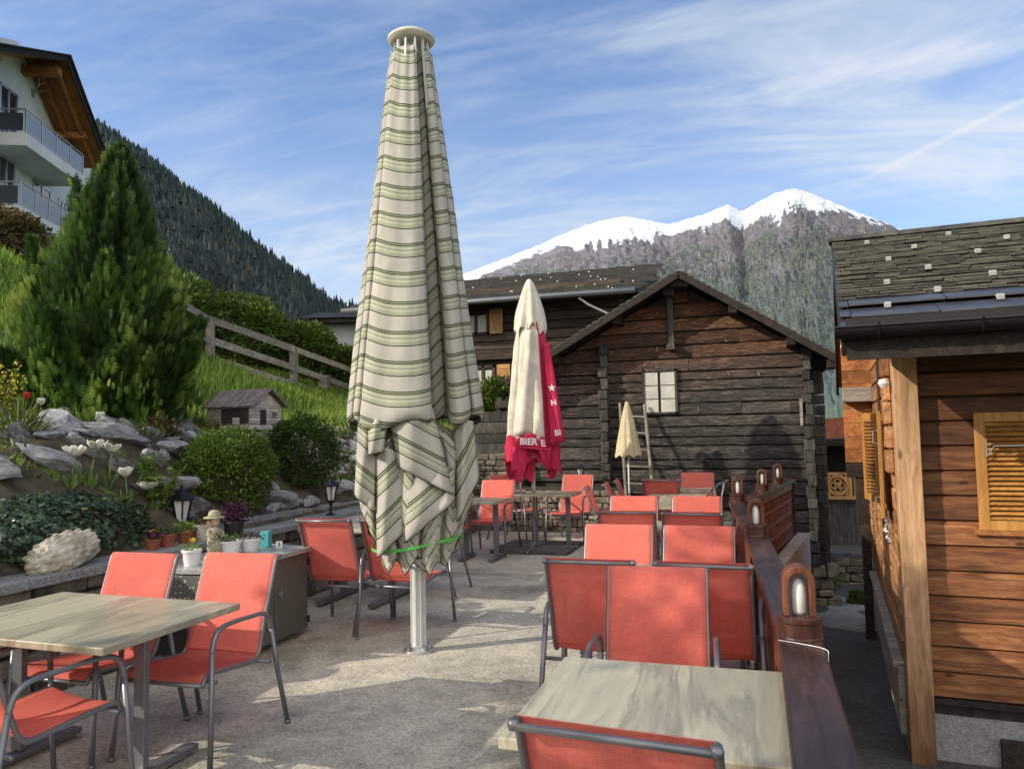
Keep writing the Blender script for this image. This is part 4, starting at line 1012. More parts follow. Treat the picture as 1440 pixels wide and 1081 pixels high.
# ================================================================== TABLES
def make_table(label, loc, rz, w_, d_, group='stone-look tables on the terrace'):
    t = thing('garden_table', label, 'table', loc, rz, group)
    mb = MB(); mb.box((0, 0, .725), (w_, d_, .034)); mb.build('tabletop', M['table'], t, bevel=.005)
    mb = MB()
    mb.box((0, 0, .697), (w_ * .58, .05, .016)); mb.build('stretcher', M['anth'], t, bevel=.003)
    for s in (-1, 1):
        m = MB(); x = s * w_ * .32; m.box((x, 0, .38), (.065, .035, .64)); m.box((x, 0, .70), (.05, d_ * .62, .014)); m.box((x, 0, .035), (.07, d_ * .80, .03))
        for q in (-1, 1): m.lathe([(.022, 0), (.022, .022)], (x, q * d_ * .36, 0), 10)
        m.build('leg', M['anth'], t, bevel=.004)
    return t
tabs = [(-.33, 2.50, 0, .79, .80, 'nearest stone-look table with streaky marbling beside the railing'),
 (-.66, 4.66, 0, 1.15, .62, 'table between the first and second rows of chairs beside the rail'),
 (-.80, 7.03, 0, 1.15, .55, 'pale table between the third and fourth rows of chairs beside the rail'),
 (-.98, 9.35, 0, .72, 1.7, 'long grey table beside the three chairs seen from the side'),
 (-.98, 10.95, 0, .75, .55, 'small pale wood table between the two farthest chairs at the barn'),
 (-3.33, 9.15, 0, .62, .62, 'small square table between two chairs at the edge of the striped parasol'),
 (-2.70, 10.25, 0, .72, .60, 'small square table partly behind the crimson parasol pole'),
 (-3.68, 6.85, 0, .85, 1.15, 'table behind the two turned-away chairs left of the striped parasol')]
for x, y, rz, w_, d_, lab in tabs: make_table(lab, (x, y, .012 if y > 8.3 else 0), rz, w_, d_)
make_table('yellowish wood-look table in the left foreground with three chairs', (-3.20, 3.01, 0), rad(-1.5), 1.22, .86)

# folded white pushchair-like frame next to the farthest chair
t = thing('folded_stand', 'small folded white frame leaning beside the farthest coral chair', 'folding frame', (-.62, 10.85, .012), rad(20)); t.scale = (.9, .9, .88)
mb = MB(); mb.tube([(0, 0, 0), (.22, 0, .95)], .012, 8); mb.tube([(.16, .05, 0), (.08, .05, .84)], .012, 8); mb.build('leg', M['white'], t)
mb = MB(); mb.tube([(.08, .05, .84), (.14, .03, .93), (.22, 0, .95), (.28, 0, .98)], .018, 8); mb.build('handle', M['anth'], t)
tag(MB().tube([(-.16, 8.9, .01), (-.165, 8.9, .86)], .018, 8).build('marker_post', M['white']), 'thin white upright post beside the railing at the long table', 'post')

# ================================================================== CABINET AND THINGS ON THE WALL
cb_ = thing('storage_cabinet', 'taupe metal cabinet with granite top behind the left chairs', 'cabinet', (0, 0, 0))
mb = MB(); mb.mm(-4.14, -3.545, 4.62, 5.54, .04, .655); mb.build('body', M['cabinet'], cb_, bevel=.004)
for y0, y1 in ((4.63, 5.075), (5.085, 5.53)):
    m = MB(); m.mm(-3.543, -3.522, y0, y1, .05, .65); d_ = m.build('door', M['cabinet'], cb_, bevel=.003)
m = MB(); m.tube([(-3.52, 5.12, .40), (-3.50, 5.12, .40)], .012, 10); m.box((-3.497, 5.135, .40), (.006, .012, .06)); m.build('lock_key', M['steel'], cb_)
m = MB()
for z_ in (.12, .58): m.box((-3.52, 5.535, z_), (.02, .018, .05))
m.build('hinge', M['black'], cb_)
mb = MB(); mb.prism([(-4.20, 4.40), (-3.50, 4.48), (-3.50, 5.58), (-4.22, 5.70)], 'z', .658, .695); mb.build('granite_top', M['granitetop'], cb_, bevel=.004)
mb = MB(); mb.mm(-4.15, -3.60, 4.395, 4.405, .45, .66); tag(mb.build('oilcloth', M['tcloth'], cb_), None)
mb = MB(); mb.mm(-4.14, -3.62, 4.44, 4.62, .10, .44); mb.build('dark_tray', M['blackplastic'], cb_, bevel=.02)

def pot(name, label, loc, r0_, r1_, h, mat, plant=None, group=None, sq=False, leafn=120, lsize=.04, ph=.1, pr=.07, flowers=None, hang=0):
    t = thing(name, label, 'flower pot' if name != 'bowl' else 'bowl', loc, R.uniform(0, 3), group)
    m = MB(); m.lathe([(r0_, 0), (lerp(r0_, r1_, .85), h * .82), (r1_ * 1.06, h * .83), (r1_ * 1.06, h), (r1_ * .93, h), (r1_ * .9, h * .86)], n=22); m.build('pot', M[mat], t, smooth=False, bevel=.002)
    m = MB(); m.lathe([(r1_ * .9, h * .84), (.001, h * .88)], n=16); m.build('soil', M['soil'], t)
    if plant:
        m = MB()
        for _ in range(leafn):
            d = rdir(); d.z = abs(d.z); p = V((R.gauss(0, pr * .6), R.gauss(0, pr * .6), h * .85 + R.uniform(0, ph)))
            m.leaf(p, (d.x, d.y, d.z * .7 - hang * R.random()), rdir(), lsize * R.uniform(.5, 1.2), lsize * .45)
        m.build('foliage', M[plant], t)
    if flowers:
        m = MB(); mt, n, fs = flowers
        for _ in range(n):
            c = V((R.gauss(0, pr * .5), R.gauss(0, pr * .5), h + ph * R.uniform(.4, 1.0)))
            for k in range(12):
                a = k * .524; m.leaf(c, (math.cos(a), math.sin(a), .5 + .5 * (k % 2)), (0, 0, 1), fs, fs * .55)
        m.build('blossom', M[mt], t)
    return t
CZ = .757
pot('flower_pot', 'terracotta pot with dark red and yellow pansies, leftmost on the wall cap', (-4.40, 4.80, CZ), .042, .056, .085, 'terra', 'purpleleaf', 'terracotta pots on the wall cap', leafn=90, lsize=.04, ph=.07, pr=.05, flowers=('yellow', 3, .02))
pot('flower_pot', 'terracotta pot with a pale label, second from the left on the wall cap', (-4.42, 4.97, CZ), .05, .062, .10, 'terra', 'boxdark', 'terracotta pots on the wall cap', leafn=60, ph=.04)
pot('flower_pot', 'terracotta pot with low green shoots, third from the left on the wall cap', (-4.40, 5.14, CZ), .046, .06, .10, 'terra', 'basil', 'terracotta pots on the wall cap', leafn=80, ph=.08)
pot('flower_pot', 'small dark terracotta pot wedged beside the wicker pot', (-4.47, 5.26, CZ), .04, .055, .09, 'terra', 'boxdark', 'terracotta pots on the wall cap', leafn=40, ph=.04)
pot('wicker_pot', 'square brown woven pot with dry stems on the wall cap', (-4.40, 5.36, CZ), .065, .075, .13, 'miniwood', 'brownshrub', leafn=120, ph=.06, lsize=.04)
pot('flower_pot', 'black pot with bushy purple leaved plant behind the statue', (-4.30, 5.62, CZ), .07, .085, .13, 'blackplastic', 'purpleleaf', leafn=420, ph=.17, pr=.11, lsize=.045, flowers=('redpetal', 2, .012))
pot('flower_pot', 'white pot with a single yellow flower at the cabinet edge', (-3.86, 4.58, .695), .05, .066, .115, 'ceramic', 'basil', leafn=50, ph=.06, pr=.04, lsize=.035, flowers=('yellow', 2, .034))
pot('bowl', 'white bowl with succulents, left one on the cabinet', (-3.95, 5.12, .695), .065, .082, .10, 'ceramic', 'boxwood' if False else 'box', leafn=160, ph=.05, pr=.07, lsize=.03, flowers=('whitepetal', 6, .012))
pot('bowl', 'white bowl with pink grey succulents, right one on the cabinet', (-3.87, 5.26, .695), .06, .078, .10, 'ceramic', 'purpleleaf', leafn=120, ph=.045, pr=.07, lsize=.03)
t = thing('patterned_tin', 'turquoise patterned tin on the cabinet right of the white bowls', 'tin', (-3.86, 5.45, .695), .2)
mb = MB(); mb.box((0, 0, .065), (.075, .075, .13)); mb.build('body', M['turq'], t, bevel=.004)
t = thing('table_number', 'small white number card beside the turquoise tin', 'card', (-3.74, 5.46, .695), .5)
mb = MB(); mb.box((0, 0, .025), (.05, .01, .05)); mb.build('card', M['white'], t); lettering(t, '5', .045, (0, -.007, .025), (rad(90), 0, 0), 'black', 'numeral')
# leafy bright green herb
t = thing('herb_plant', 'bright green leafy plant on tall stems left of the big lantern', 'plant', (-4.86, 5.35, .95))
mb = MB(); st = MB()
for k in range(16):
    a = R.uniform(0, 6.28); tip = V((math.cos(a) * R.uniform(.03, .2), math.sin(a) * R.uniform(.03, .2), R.uniform(.25, .52))); st.tube([(0, 0, -.15), tip * .6, tip], [.006, .005, .003], 5)
    for q in range(42):
        f = R.uniform(.25, 1.05); d = rdir(); d.z = -abs(d.z) * .5 + .1; mb.leaf(tip * f, d, (R.uniform(-.4, .4), R.uniform(-.4, .4), 1), R.uniform(.04, .085), .034, None, .006)
mb.build('foliage', M['basil'], t); st.build('stem', M['stem'], t)
# ivy mound
t = thing('ivy_mound', 'dark green ivy mound spilling over the wall behind the white rock', 'ivy', (-4.98, 4.30, .82))
mb = MB()
for _ in range(5200):
    d = rdir(); d.z = abs(d.z); p = V((d.x * .50, d.y * 1.05, d.z * .40)) * (1 + .13 * noise.noise(d * 3)) * R.uniform(.86, 1.03)
    dd = (V((d.x * .6 + .3, d.y * .3, -.55)) + rdir() * .6); L = R.uniform(.028, .058)
    nn = (d + rdir() * .45); mb.leaf(p, dd, nn, L, L * .95, None, -.12 * L)
mb.build('foliage', M['ivy'], t)
m = MB()
for k in range(24):
    a = R.uniform(0, 6.28); m.tube([(0, 0, -.1), (math.cos(a) * .25, math.sin(a) * .6, .28), (math.cos(a) * .45, math.sin(a) * .95, .1)], .006, 5)
m.build('stem', M['bark'], t)
# white quartz rock
import bmesh
bm = bmesh.new(); bmesh.ops.create_icosphere(bm, subdivisions=5, radius=.5)
for v_ in bm.verts:
    p = v_.co.copy(); vo = noise.voronoi(p * 7.5)[0]; k = 1 + .26 * (vo[1] - vo[0]) + .10 * noise.noise(p * 2.2); p *= k
    if p.z < -.25: p.z = -.25 + (p.z + .25) * .2
    v_.co = V((p.x * .24, p.y * .56, p.z * .27 + .06 * p.y * .5))
me = bpy.data.meshes.new('quartz_rock'); bm.to_mesh(me); bm.free(); me.materials.append(M['quartz']); me.polygons.foreach_set('use_smooth', [True] * len(me.polygons))
o = bpy.data.objects.new('quartz_rock', me); COL.objects.link(o); o.location = (-4.42, 4.02, .84); o.rotation_euler = (rad(6), 0, rad(8)); tag(o, 'knobbly creamy white crystal rock resting on the granite wall cap', 'rock')

# lanterns
def lantern(label, loc, s, rz=0.3, foot=.12):
    t = thing('garden_lantern', label, 'lantern', loc, rz); h0 = foot
    m = MB(); m.lathe([(.07 * s, 0), (.07 * s, .012), (.035 * s, .03 * s), (.015 * s, .05 * s), (.015 * s, h0 * .7), (.03 * s, h0 * .85), (.045 * s, h0)], n=12); m.build('foot', M['black'], t)
    g = MB(); g.lathe([(.045 * s, h0), (.085 * s, h0 + .20 * s)], n=6); g.build('glass', M['lampglass'], t)
    f = MB()
    for k in range(6):
        a = k * PI / 3; f.beam((math.cos(a) * .048 * s, math.sin(a) * .048 * s, h0), (math.cos(a) * .09 * s, math.sin(a) * .09 * s, h0 + .20 * s), .014 * s, .014 * s)
    f.lathe([(.052 * s, h0 - .004), (.052 * s, h0 + .012)], n=6); f.build('cage', M['black'], t)
    f = MB(); f.lathe([(.125 * s, h0 + .20 * s), (.125 * s, h0 + .212 * s), (.055 * s, h0 + .275 * s), (.05 * s, h0 + .29 * s), (.012 * s, h0 + .30 * s), (.014 * s, h0 + .325 * s), (.003, h0 + .34 * s)], n=6); f.build('roof', M['black'], t)
    return t
lantern('large black lantern with milky panes on the wall among the flower pots', (-4.72, 5.47, .85), .95, .3, .03)
lantern('black lantern on a curved foot on the wall left of the striped parasol', (-4.30, 7.20, .757), .78, .1, .15)
lantern('small black lantern on the stone wall by the corner of the barn', (-2.64, 11.86, .70), .62, .4, .17)

# statue of a child with hat
t = thing('garden_figurine', 'small stone-look figurine of a child in a brimmed hat holding flowers', 'figurine', (-4.03, 5.03, .695), rad(72))
m = MB(); m.lathe([(.045, 0), (.06, .02), (.055, .07), (.048, .13), (.052, .165), (.045, .20), (.02, .225)], n=20); m.build('body', M['statue'], t, smooth=True, subsurf=1)
m = MB()
for s in (-1, 1): m.tube([(s * .04, 0, .195), (s * .062, -.015, .165), (s * .045, -.05, .14), (s * .01, -.062, .145)], [.017, .016, .014, .012], 8)
m.build('arm', M['statue'], t, smooth=True)
m = MB(); m.lathe([(.012, .215), (.034, .235), (.043, .265), (.038, .295), (.015, .31)], n=18); m.tube([(0, -.040, .262), (0, -.050, .258)], .006, 6); m.build('head', M['skin'], t, smooth=True)
m = MB()
for k in range(90):
    a = R.uniform(1.15, 5.13) - PI / 2; m.leaf((math.cos(a) * .038, math.sin(a) * .038, R.uniform(.26, .30)), (math.cos(a) * .5, math.sin(a) * .5, -1), (math.cos(a), math.sin(a), 0), .05, .018)
m.build('hair', M['hair'], t)
m = MB(); m.lathe([(.082, .283), (.078, .290), (.046, .298), (.042, .325), (.028, .342), (.001, .346)], n=24); m.lathe([(.047, .299), (.047, .308)], n=24); m.build('hat', M['statue'], t, smooth=True)
m = MB()
for k in range(26): m.leaf((R.gauss(0, .02), -.065, .145 + R.gauss(0, .012)), rdir(), rdir(), .022, .014)
m.build('bouquet', M['brownshrub'], t)

# tulips
def tulip(label, loc, h, mat, open_=.8, s=1.0, group=None, leaves=5, rz=0, lean=.05):
    t = thing('tulip', label, 'flower', loc, rz, group); top = V((lean, 0, h)); m = MB(); m.tube([(0, 0, -.05), (lean * .3, 0, h * .5), top], .004 * s, 6); m.build('stem', M['stem'], t)
    for ring in (0, 1):
        for k in range(3):
            a = k * 2.094 + ring * 1.047; o_ = open_ * (1 if ring == 0 else .7); m = MB(); rows = []
            for i in range(7):
                f = i / 6; w_ = .026 * s * math.sin(math.pi * (f * .82 + .10)) ** .8; rr = .008 * s + .055 * s * o_ * math.sin(f * 1.5); zz_ = .072 * s * f * (1 - .35 * o_ * f)
                row = []
                for j in (-1, -.5, 0, .5, 1):
                    cx, cy = math.cos(a) * rr, math.sin(a) * rr; row.append((top.x + cx - math.sin(a) * w_ * j - math.cos(a) * abs(j) * -.006, top.y + cy + math.cos(a) * w_ * j, top.z + zz_ + .004 * j * j))
                rows.append(row)
            m.grid(rows); m.build('petal', M[mat], t, smooth=True, solid=.0015)
    m = MB()
    for k in range(leaves):
        a = R.uniform(0, 6.28); m.leaf((0, 0, -.02), (math.cos(a) * .5, math.sin(a) * .5, 1), (math.cos(a), math.sin(a), -.3), h * R.uniform(.5, .85), .035 * s, None, .01)
    m.build('leaf', M['stem'], t)
    return t
def gz(x, y): return hill_z(x, y)
TL = [(-5.50, 4.66, .32, 'white lily-flowered tulip, widest open one at the left of the cluster'), (-5.46, 4.80, .40, 'white open tulip, upper left of the cluster'), (-5.42, 4.95, .38, 'white open tulip, upper right of the pair'),
      (-5.28, 5.00, .27, 'white cup-shaped tulip right of the cluster'), (-5.18, 5.18, .22, 'white open tulip lowest and rightmost above the rocks'), (-5.52, 4.74, .30, 'white tulip half hidden behind the leftmost one')]
for i, (x, y, h, lab) in enumerate([(a + .34, b + .10, c * .8, d) for a, b, c, d in TL]): tulip(lab, (x, y, gz(x, y)), h, 'whitepetal', [1.0, .95, 1.0, .65, 1.0, .9][i], 1.35, 'white tulips above the ivy', 6, i * .9, .04)
tulip('single white closed tulip under the thuja', (-5.95, 5.75, gz(-5.95, 5.75)), .10, 'whitepetal', .35, 1.1, None, 3)
tulip('white tulip at the left edge beside the yellow shrub', (-6.30, 5.42, gz(-6.3, 5.42)), .16, 'whitepetal', .35, 1.0, None, 3)
tulip('red tulip at the left edge beside the yellow shrub', (-6.40, 5.36, gz(-6.4, 5.36)), .22, 'redpetal', .35, 1.0, None, 3)
t = thing('forsythia_shrub', 'yellow flowering shrub at the left edge of the rockery', 'shrub', (-6.60, 5.25, gz(-6.6, 5.25)))
mb = MB(); fl = MB(); st = MB()
for k in range(22):
    a = R.uniform(0, 6.28); tip = V((math.cos(a) * R.uniform(.1, .32), math.sin(a) * R.uniform(.1, .32), R.uniform(.25, .62))); st.tube([(0, 0, -.05), tip * .5 + V((0, 0, .05)), tip], [.006, .004, .002], 5)
    for q in range(22):
        f = R.uniform(.35, 1); p = tip * f; c = fl if R.random() < .6 else mb; c.leaf(p + rdir() * .02, rdir(), rdir(), .035, .022)
mb.build('foliage', M['basil'], t); fl.build('blossom', M['yellow'], t); st.build('stem', M['bark'], t)
# small reddish/ochre perennials under the thuja and boxwood
for i, (x, y, lab) in enumerate([(-5.75, 6.35, 'ochre leaved low shrub between thuja and boxwood'), (-5.55, 6.9, 'ochre leaved low shrub left of the small wooden barn'), (-5.9, 4.9, 'tuft of yellowish grass on the rocks above the tulips')]):
    t = thing('low_shrub', lab, 'shrub', (x, y, gz(x, y))); mb = MB(); st = MB()
    for k in range(420):
        d = rdir(); d.z = abs(d.z); mb.leaf((d.x * R.uniform(0, .26), d.y * R.uniform(0, .26), R.uniform(0, .22) * d.z + .03), (d.x, d.y, d.z + .5), rdir(), R.uniform(.03, .07) if i < 2 else .14, .022 if i < 2 else .01)
    for k in range(9):
        a = R.uniform(0, 6.28); st.tube([(0, 0, -.03), (math.cos(a) * .15, math.sin(a) * .15, .18)], .004, 5)
    mb.build('foliage', M['brownshrub'] if i < 2 else M['shrub'], t); st.build('stem', M['bark'], t)

# miniature wooden barn
t = thing('miniature_barn', 'miniature weathered wooden barn with plank roof standing on the rockery', 'model barn', (-5.72, 7.66, 1.74), rad(-9.5))
t.scale = (1.15, 1.15, 1.15)
L_, W_, H_, PK = .62, .40, .19, .15
mb = MB()
for k in range(6):
    z0 = k * H_ / 6; mb.mm(-L_ / 2, L_ / 2, -W_ / 2, W_ / 2, z0 + .001, z0 + H_ / 6 - .002)
mb.build('log_wall', M['miniwood'], t, bevel=.003)
mb = MB(); mb.prism([(-W_ / 2, H_), (W_ / 2, H_), (0, H_ + PK * .95)], 'x', -L_ / 2 + .004, L_ / 2 - .004)
mb.build('gable', M['miniwood'], t)
for s in (-1, 1):
    m = MB(); sl_ = math.atan2(PK, W_ / 2); m_ = Matrix.Rotation(-s * sl_, 3, 'X'); LL = .30
    for k in range(13): m.box(V((-L_ / 2 - .05 + (k + .5) * (L_ + .12) / 13, s * LL / 2 * math.cos(sl_) , H_ + PK + .012 - LL / 2 * math.sin(sl_) + (.006 if k % 2 else 0))), ((L_ + .12) / 13 * .96, LL, .014), m_)
    m.build('roof', M['miniroof'], t)
m = MB(); m.mm(L_ / 2, L_ / 2 + .012, -.09, -.02, 0, .145); m.build('door', M['barnend'], t)
m = MB(); m.mm(L_ / 2, L_ / 2 + .012, .055, .125, .075, .13); wf = m.build('window', M['miniwood'], t)
m = MB(); m.mm(L_ / 2 + .0125, L_ / 2 + .014, .060, .087, .08, .125); m.mm(L_ / 2 + .0125, L_ / 2 + .014, .093, .120, .08, .125); m.build('pane', M['glassdark'], wf)
m = MB(); m.mm(-.10, L_ / 2 - .04, -W_ / 2 - .006, -W_ / 2 - .001, .01, H_ - .03); m.build('open_bay', M['mortar'], t)
m = MB(); m.mm(.06, .15, -W_ / 2 - .012, -W_ / 2 - .006, .0, .07); m.mm(-L_ / 2, L_ / 2, -W_ / 2, W_ / 2, -.05, -.005); m.build('base_board', M['miniwood'], t)
for k, (dx, dy) in enumerate(((-.25, -.3), (.05, -.32), (.3, -.25), (.38, .05), (-.4, -.1))): add_rock(-5.72 + dx, 7.66 + dy, .26, False, .1, 1.58, 'flat grey stone supporting the miniature barn', 'flat stones under the miniature barn', 1.5)
# ================================================================== RAILING WITH LAMPS
RL1 = [(.115, -1.0), (.115, 2.8), (-.02, 5.28), (-.20, 7.62)]
RL2 = [(-.17, 7.66), (.42, 10.95)]
rg = thing('terrace_railing', 'dark wooden terrace railing with glazed top board running along the right of the tables', 'railing', (0, 0, 0))
def rail_run(P, t, panel):
    mb = MB(); 
    L_, R_ = [], []
    n = len(P)
    for i in range(n):
        a = V(P[max(i - 1, 0)]); b = V(P[min(i + 1, n - 1)]); d = (b - a).normalized(); nn = V((d.y, -d.x)) * .068; L_.append(V(P[i]) - nn); R_.append(V(P[i]) + nn)
    vs = [(p.x, p.y, z) for z in (.855, .90) for p in L_ + R_]
    m2 = 2 * n; fs = []
    for i in range(n - 1):
        fs += [(i, i + 1, n + i + 1, n + i), (m2 + i, m2 + n + i, m2 + n + i + 1, m2 + i + 1), (i, m2 + i, m2 + i + 1, i + 1), (n + i, n + i + 1, m2 + n + i + 1, m2 + n + i)]
    fs += [(0, n, m2 + n, m2), (n - 1, m2 + n - 1, m2 + 2 * n - 1, 2 * n - 1)]
    mb.raw(vs, fs); mb.build('top_board', M['railwood'], t, bevel=.006)
    m = MB(); pm = MB()
    for i in range(n - 1):
        a, b = V(P[i]), V(P[i + 1]); d = b - a; L = d.length; d.normalize(); ang = math.atan2(d.y, d.x); mt = Matrix.Rotation(ang, 3, 'Z')
        for zz_ in (.80, .14): c = (a + b) / 2; m.box((c.x, c.y, zz_), (L - .01, .05, .07), mt)
        k = 0; s = .04
        while s < L:
            c = a + d * s
            if panel == 'plank': m.box((c.x, c.y, .47), (.098, .022, .585), mt)
            s += .108
        if panel != 'plank':
            for z0 in (.24, .40, .56, .70):
                s = .07
                while s < L:
                    c = a + d * s; w_ = .105; q = (c.x, c.y, z0)
                    ring = [(math.cos(x) * .052, math.sin(x) * .058) for x in [2 * PI * kk / 14 for kk in range(14)]]
                    pm.tube([V(q) + V((d.x * u_, d.y * u_, v_)) for u_, v_ in ring], .016, 5, closed=True, caps=False)
                    pm.beam(V(q) - V((d.x * .05, d.y * .05, 0)), V(q) + V((d.x * .05, d.y * .05, 0)), .018, .018); pm.beam((q[0], q[1], z0 - .055), (q[0] + .001, q[1], z0 + .055), .018, .018)
                    s += .118
            for z0 in (.32, .48, .64): c = (a + b) / 2; pm.box((c.x, c.y, z0), (L - .02, .024, .035), mt)
            s = .01
            while s < L: c = a + d * s; pm.box((c.x, c.y, .47), (.02, .018, .60), mt); s += .118
    m.build('plank_infill' if panel == 'plank' else 'frame', M['panelwood'], t, bevel=.004)
    if pm.v: pm.build('lattice_panel', M['panelwood'], t)
rail_run(RL1, rg, 'plank'); rail_run(RL2, rg, 'lattice')
for x, y in ((.115, .4), (.115, 2.80), (-.02, 5.28), (-.185, 7.62), (.42, 10.95)):
    m = MB(); m.mm(x - .045, x + .045, y - .045, y + .045, .0, .853); m.build('post', M['railwood'], rg, bevel=.006)
cd = MB(); pts = [(.045, 2.70, .902), (.115, 2.665, .903), (.183, 2.62, .902), (.188, 2.60, .88), (.186, 2.58, .80)]; cd.tube(catmull(pts, 6), .0014, 6); tag(cd.build('white_cord', M['white'], rg, smooth=True), None)
def raillamp(label, x, y, rz):
    t = thing('rail_lamp', label, 'lamp', (x, y, .90), rz, 'arched wooden lamps on the railing')
    m = MB(); m.lathe([(.083, 0), (.083, .006), (.080, .012), (.080, .060), (.085, .066), (.085, .080), (.078, .086)], n=36); m.build('drum', M['lampdrum'], t, smooth=False)
    # pointed arch frame, open front and back
    def arch(w_, h, z0, n=12):
        pts = [(-w_, z0)]
        for k in range(n + 1):
            f = k / n; a = f * PI; x_ = -math.cos(a) * w_; zz_ = z0 + h - w_ * 1.15 + math.sin(a) ** .8 * w_ * 1.15; pts.append((x_, zz_))
        pts.append((w_, z0)); return pts
    O_, I_ = arch(.058, .185, .086), arch(.036, .158, .086); n = len(O_); m = MB()
    vs = [(x_, -.045, z_) for x_, z_ in O_] + [(x_, -.045, z_) for x_, z_ in I_] + [(x_, .045, z_) for x_, z_ in O_] + [(x_, .045, z_) for x_, z_ in I_]; fs = []
    for i in range(n - 1): fs += [(i, i + 1, n + i + 1, n + i), (2 * n + i, 3 * n + i, 3 * n + i + 1, 2 * n + i + 1), (i, 2 * n + i, 2 * n + i + 1, i + 1), (n + i, n + i + 1, 3 * n + i + 1, 3 * n + i)]
    fs += [(0, n, 3 * n, 2 * n), (n - 1, 3 * n - 1, 4 * n - 1, 2 * n - 1)]
    m.raw(vs, fs); m.build('arch', M['lampwood'], t, bevel=.004)
    t.scale = (.88, .88, .88)
    m = MB(); m.lathe([(.020, .086), (.027, .10), (.028, .16), (.024, .195), (.014, .215), (.001, .222)], n=20); m.build('glass', M['lampglass'], t, smooth=True)
    return t
raillamp('nearest arched wooden lamp on the railing, beside the marbled table', .115, 2.76, rad(2)); raillamp('second arched wooden lamp along the railing beside the second row of chairs', -.02, 5.22, rad(2)); raillamp('third arched lamp at the corner where the railing turns', -.185, 7.60, rad(0))
raillamp('fourth arched lamp on the far lattice railing', .045, 8.85, rad(0)); raillamp('farthest arched lamp near the end of the lattice railing', .235, 10.0, rad(0))

# ================================================================== OLD TIMBER BARN
bn = thing('timber_barn', 'old blackened log barn with gable facing the terrace', 'barn', (0, 0, 0))
YB = 12.32; PX, PZ = -1.03, 4.02; XL, XR = -3.78, .80
SLR, SLL = .645, .555
def roofz(x): return PZ - .10 - (SLR * (x - PX) if x > PX else SLL * (PX - x))
mb = MB(); z = -.42; k = 0
while z < PZ - .3:
    h = R.uniform(.13, .25); z2 = z + h
    xr = min(XR, PX + (PZ - .14 - z2) / SLR); xl = max(XL, PX - (PZ - .14 - z2) / SLL)
    if z < .62: xl = max(xl, -2.3)
    if xr - xl > .1:
        o_ = R.uniform(-.015, .015); cuts = [xl] + sorted(R.uniform(xl, xr) for _ in range(R.choice([0, 1, 1, 2]))) + [xr]
        for a, b in zip(cuts, cuts[1:]):
            if b - a < .08: continue
            n = max(2, int((b - a) / .12)); dz = [R.uniform(-.008, .008) for _ in range(n + 1)]; rows = []
            ys = [(YB + .02, 0.0), (YB - .030, .07), (YB - .036, .5), (YB - .030, .94), (YB + .02, 1.0)]
            oo = o_ + R.uniform(-.006, .006)
            for (yy_, f) in ys:
                zf = lerp(z, z2, f); a_ = a if a > xl + .001 else max(a if z2 < 2.3 else XL, PX - (PZ - .13 - zf) / SLL) if a == xl and xl > XL + .001 and z > 2.0 else a; b_ = b if b < xr - .001 else (min(XR, PX + (PZ - .13 - zf) / SLR) if xr < XR - .001 else b)
                rows.append([(lerp(a_ + .003, b_ - .003, i / n), yy_ + oo + .006 * ns((i * .4, z * 9, f)), lerp(z + .004 + dz[i] * .5, z2 - .002 + dz[i], f)) for i in range(n + 1)])
            mb.grid(rows, rnd=R.random())
    z = z2; k += 1
mb.build('log_wall', M['barnwood'], bn, smooth=False)
m = MB(); zt_ = lambda x: roofz(x) - .06
m.prism([(XL + .02, .5), (-2.25, .5), (-2.25, -.45), (XR - .02, -.45), (XR - .02, zt_(XR)), (PX, zt_(PX)), (XL + .02, zt_(XL))], 'y', YB + .03, YB + 4.4); m.build('core_wall', M['mortar'], bn)
for xc, z0, z1 in ((-2.30, .55, 2.85), (.76, -.45, 2.62), (-3.74, .62, 2.3)):   # notched log ends
    m = MB(); z = z0
    while z < z1:
        h = R.uniform(.13, .2); w_ = R.uniform(.10, .15); m.box((xc + R.uniform(-.02, .02), YB - .10, z + h / 2), (w_, .20 + R.uniform(-.05, .05), h * .94), None, None, .012); z += h
    m.build('notched_log_end', M['barnend'], bn, bevel=.012)
m = MB(); z = -.45
while z < 2.4: h = R.uniform(.14, .2); m.mm(.80, .99, YB + .0, YB + .25, z, z + h - .008, None, .01); z += h
m.build('corner_post', M['barnend'], bn, bevel=.01)
m = MB(); m.mm(-1.26, -1.17, YB - .13, YB - .02, 2.85, 3.80, None, .01); m.mm(-1.29, -1.13, YB - .30, YB - .02, 3.66, 3.84, None, .01); m.mm(-1.28, -1.15, YB - .2, YB - .02, 2.82, 2.92, None, .01); m.build('king_post', M['barnend'], bn, bevel=.008)
m = MB()  # knots, dowels and peg holes standing proud
for _ in range(16):
    x, z = R.uniform(-3.2, .6), R.uniform(.7, 3.2)
    if z < roofz(x) - .25: m.beam((x, YB - .05, z), (x + R.uniform(-.04, .04), YB - .055, z + R.uniform(-.07, .07)), .012, .012)
m.build('nail', M['greywood'], bn)
m = MB(); m.tube([(-.83, YB - .02, 1.17), (-.83, YB - .16, 1.15)], .075, 12); m.tube([(-.83, YB - .10, 1.12), (-.70, YB - .12, 1.08), (-.68, YB - .1, .98)], .022, 6); m.build('protruding_beam_end', M['barnend'], bn)
m = MB(); m.mm(.64, .68, YB - .10, YB - .06, 1.60, 2.0); m.build('pale_board', M['greywood'], bn)
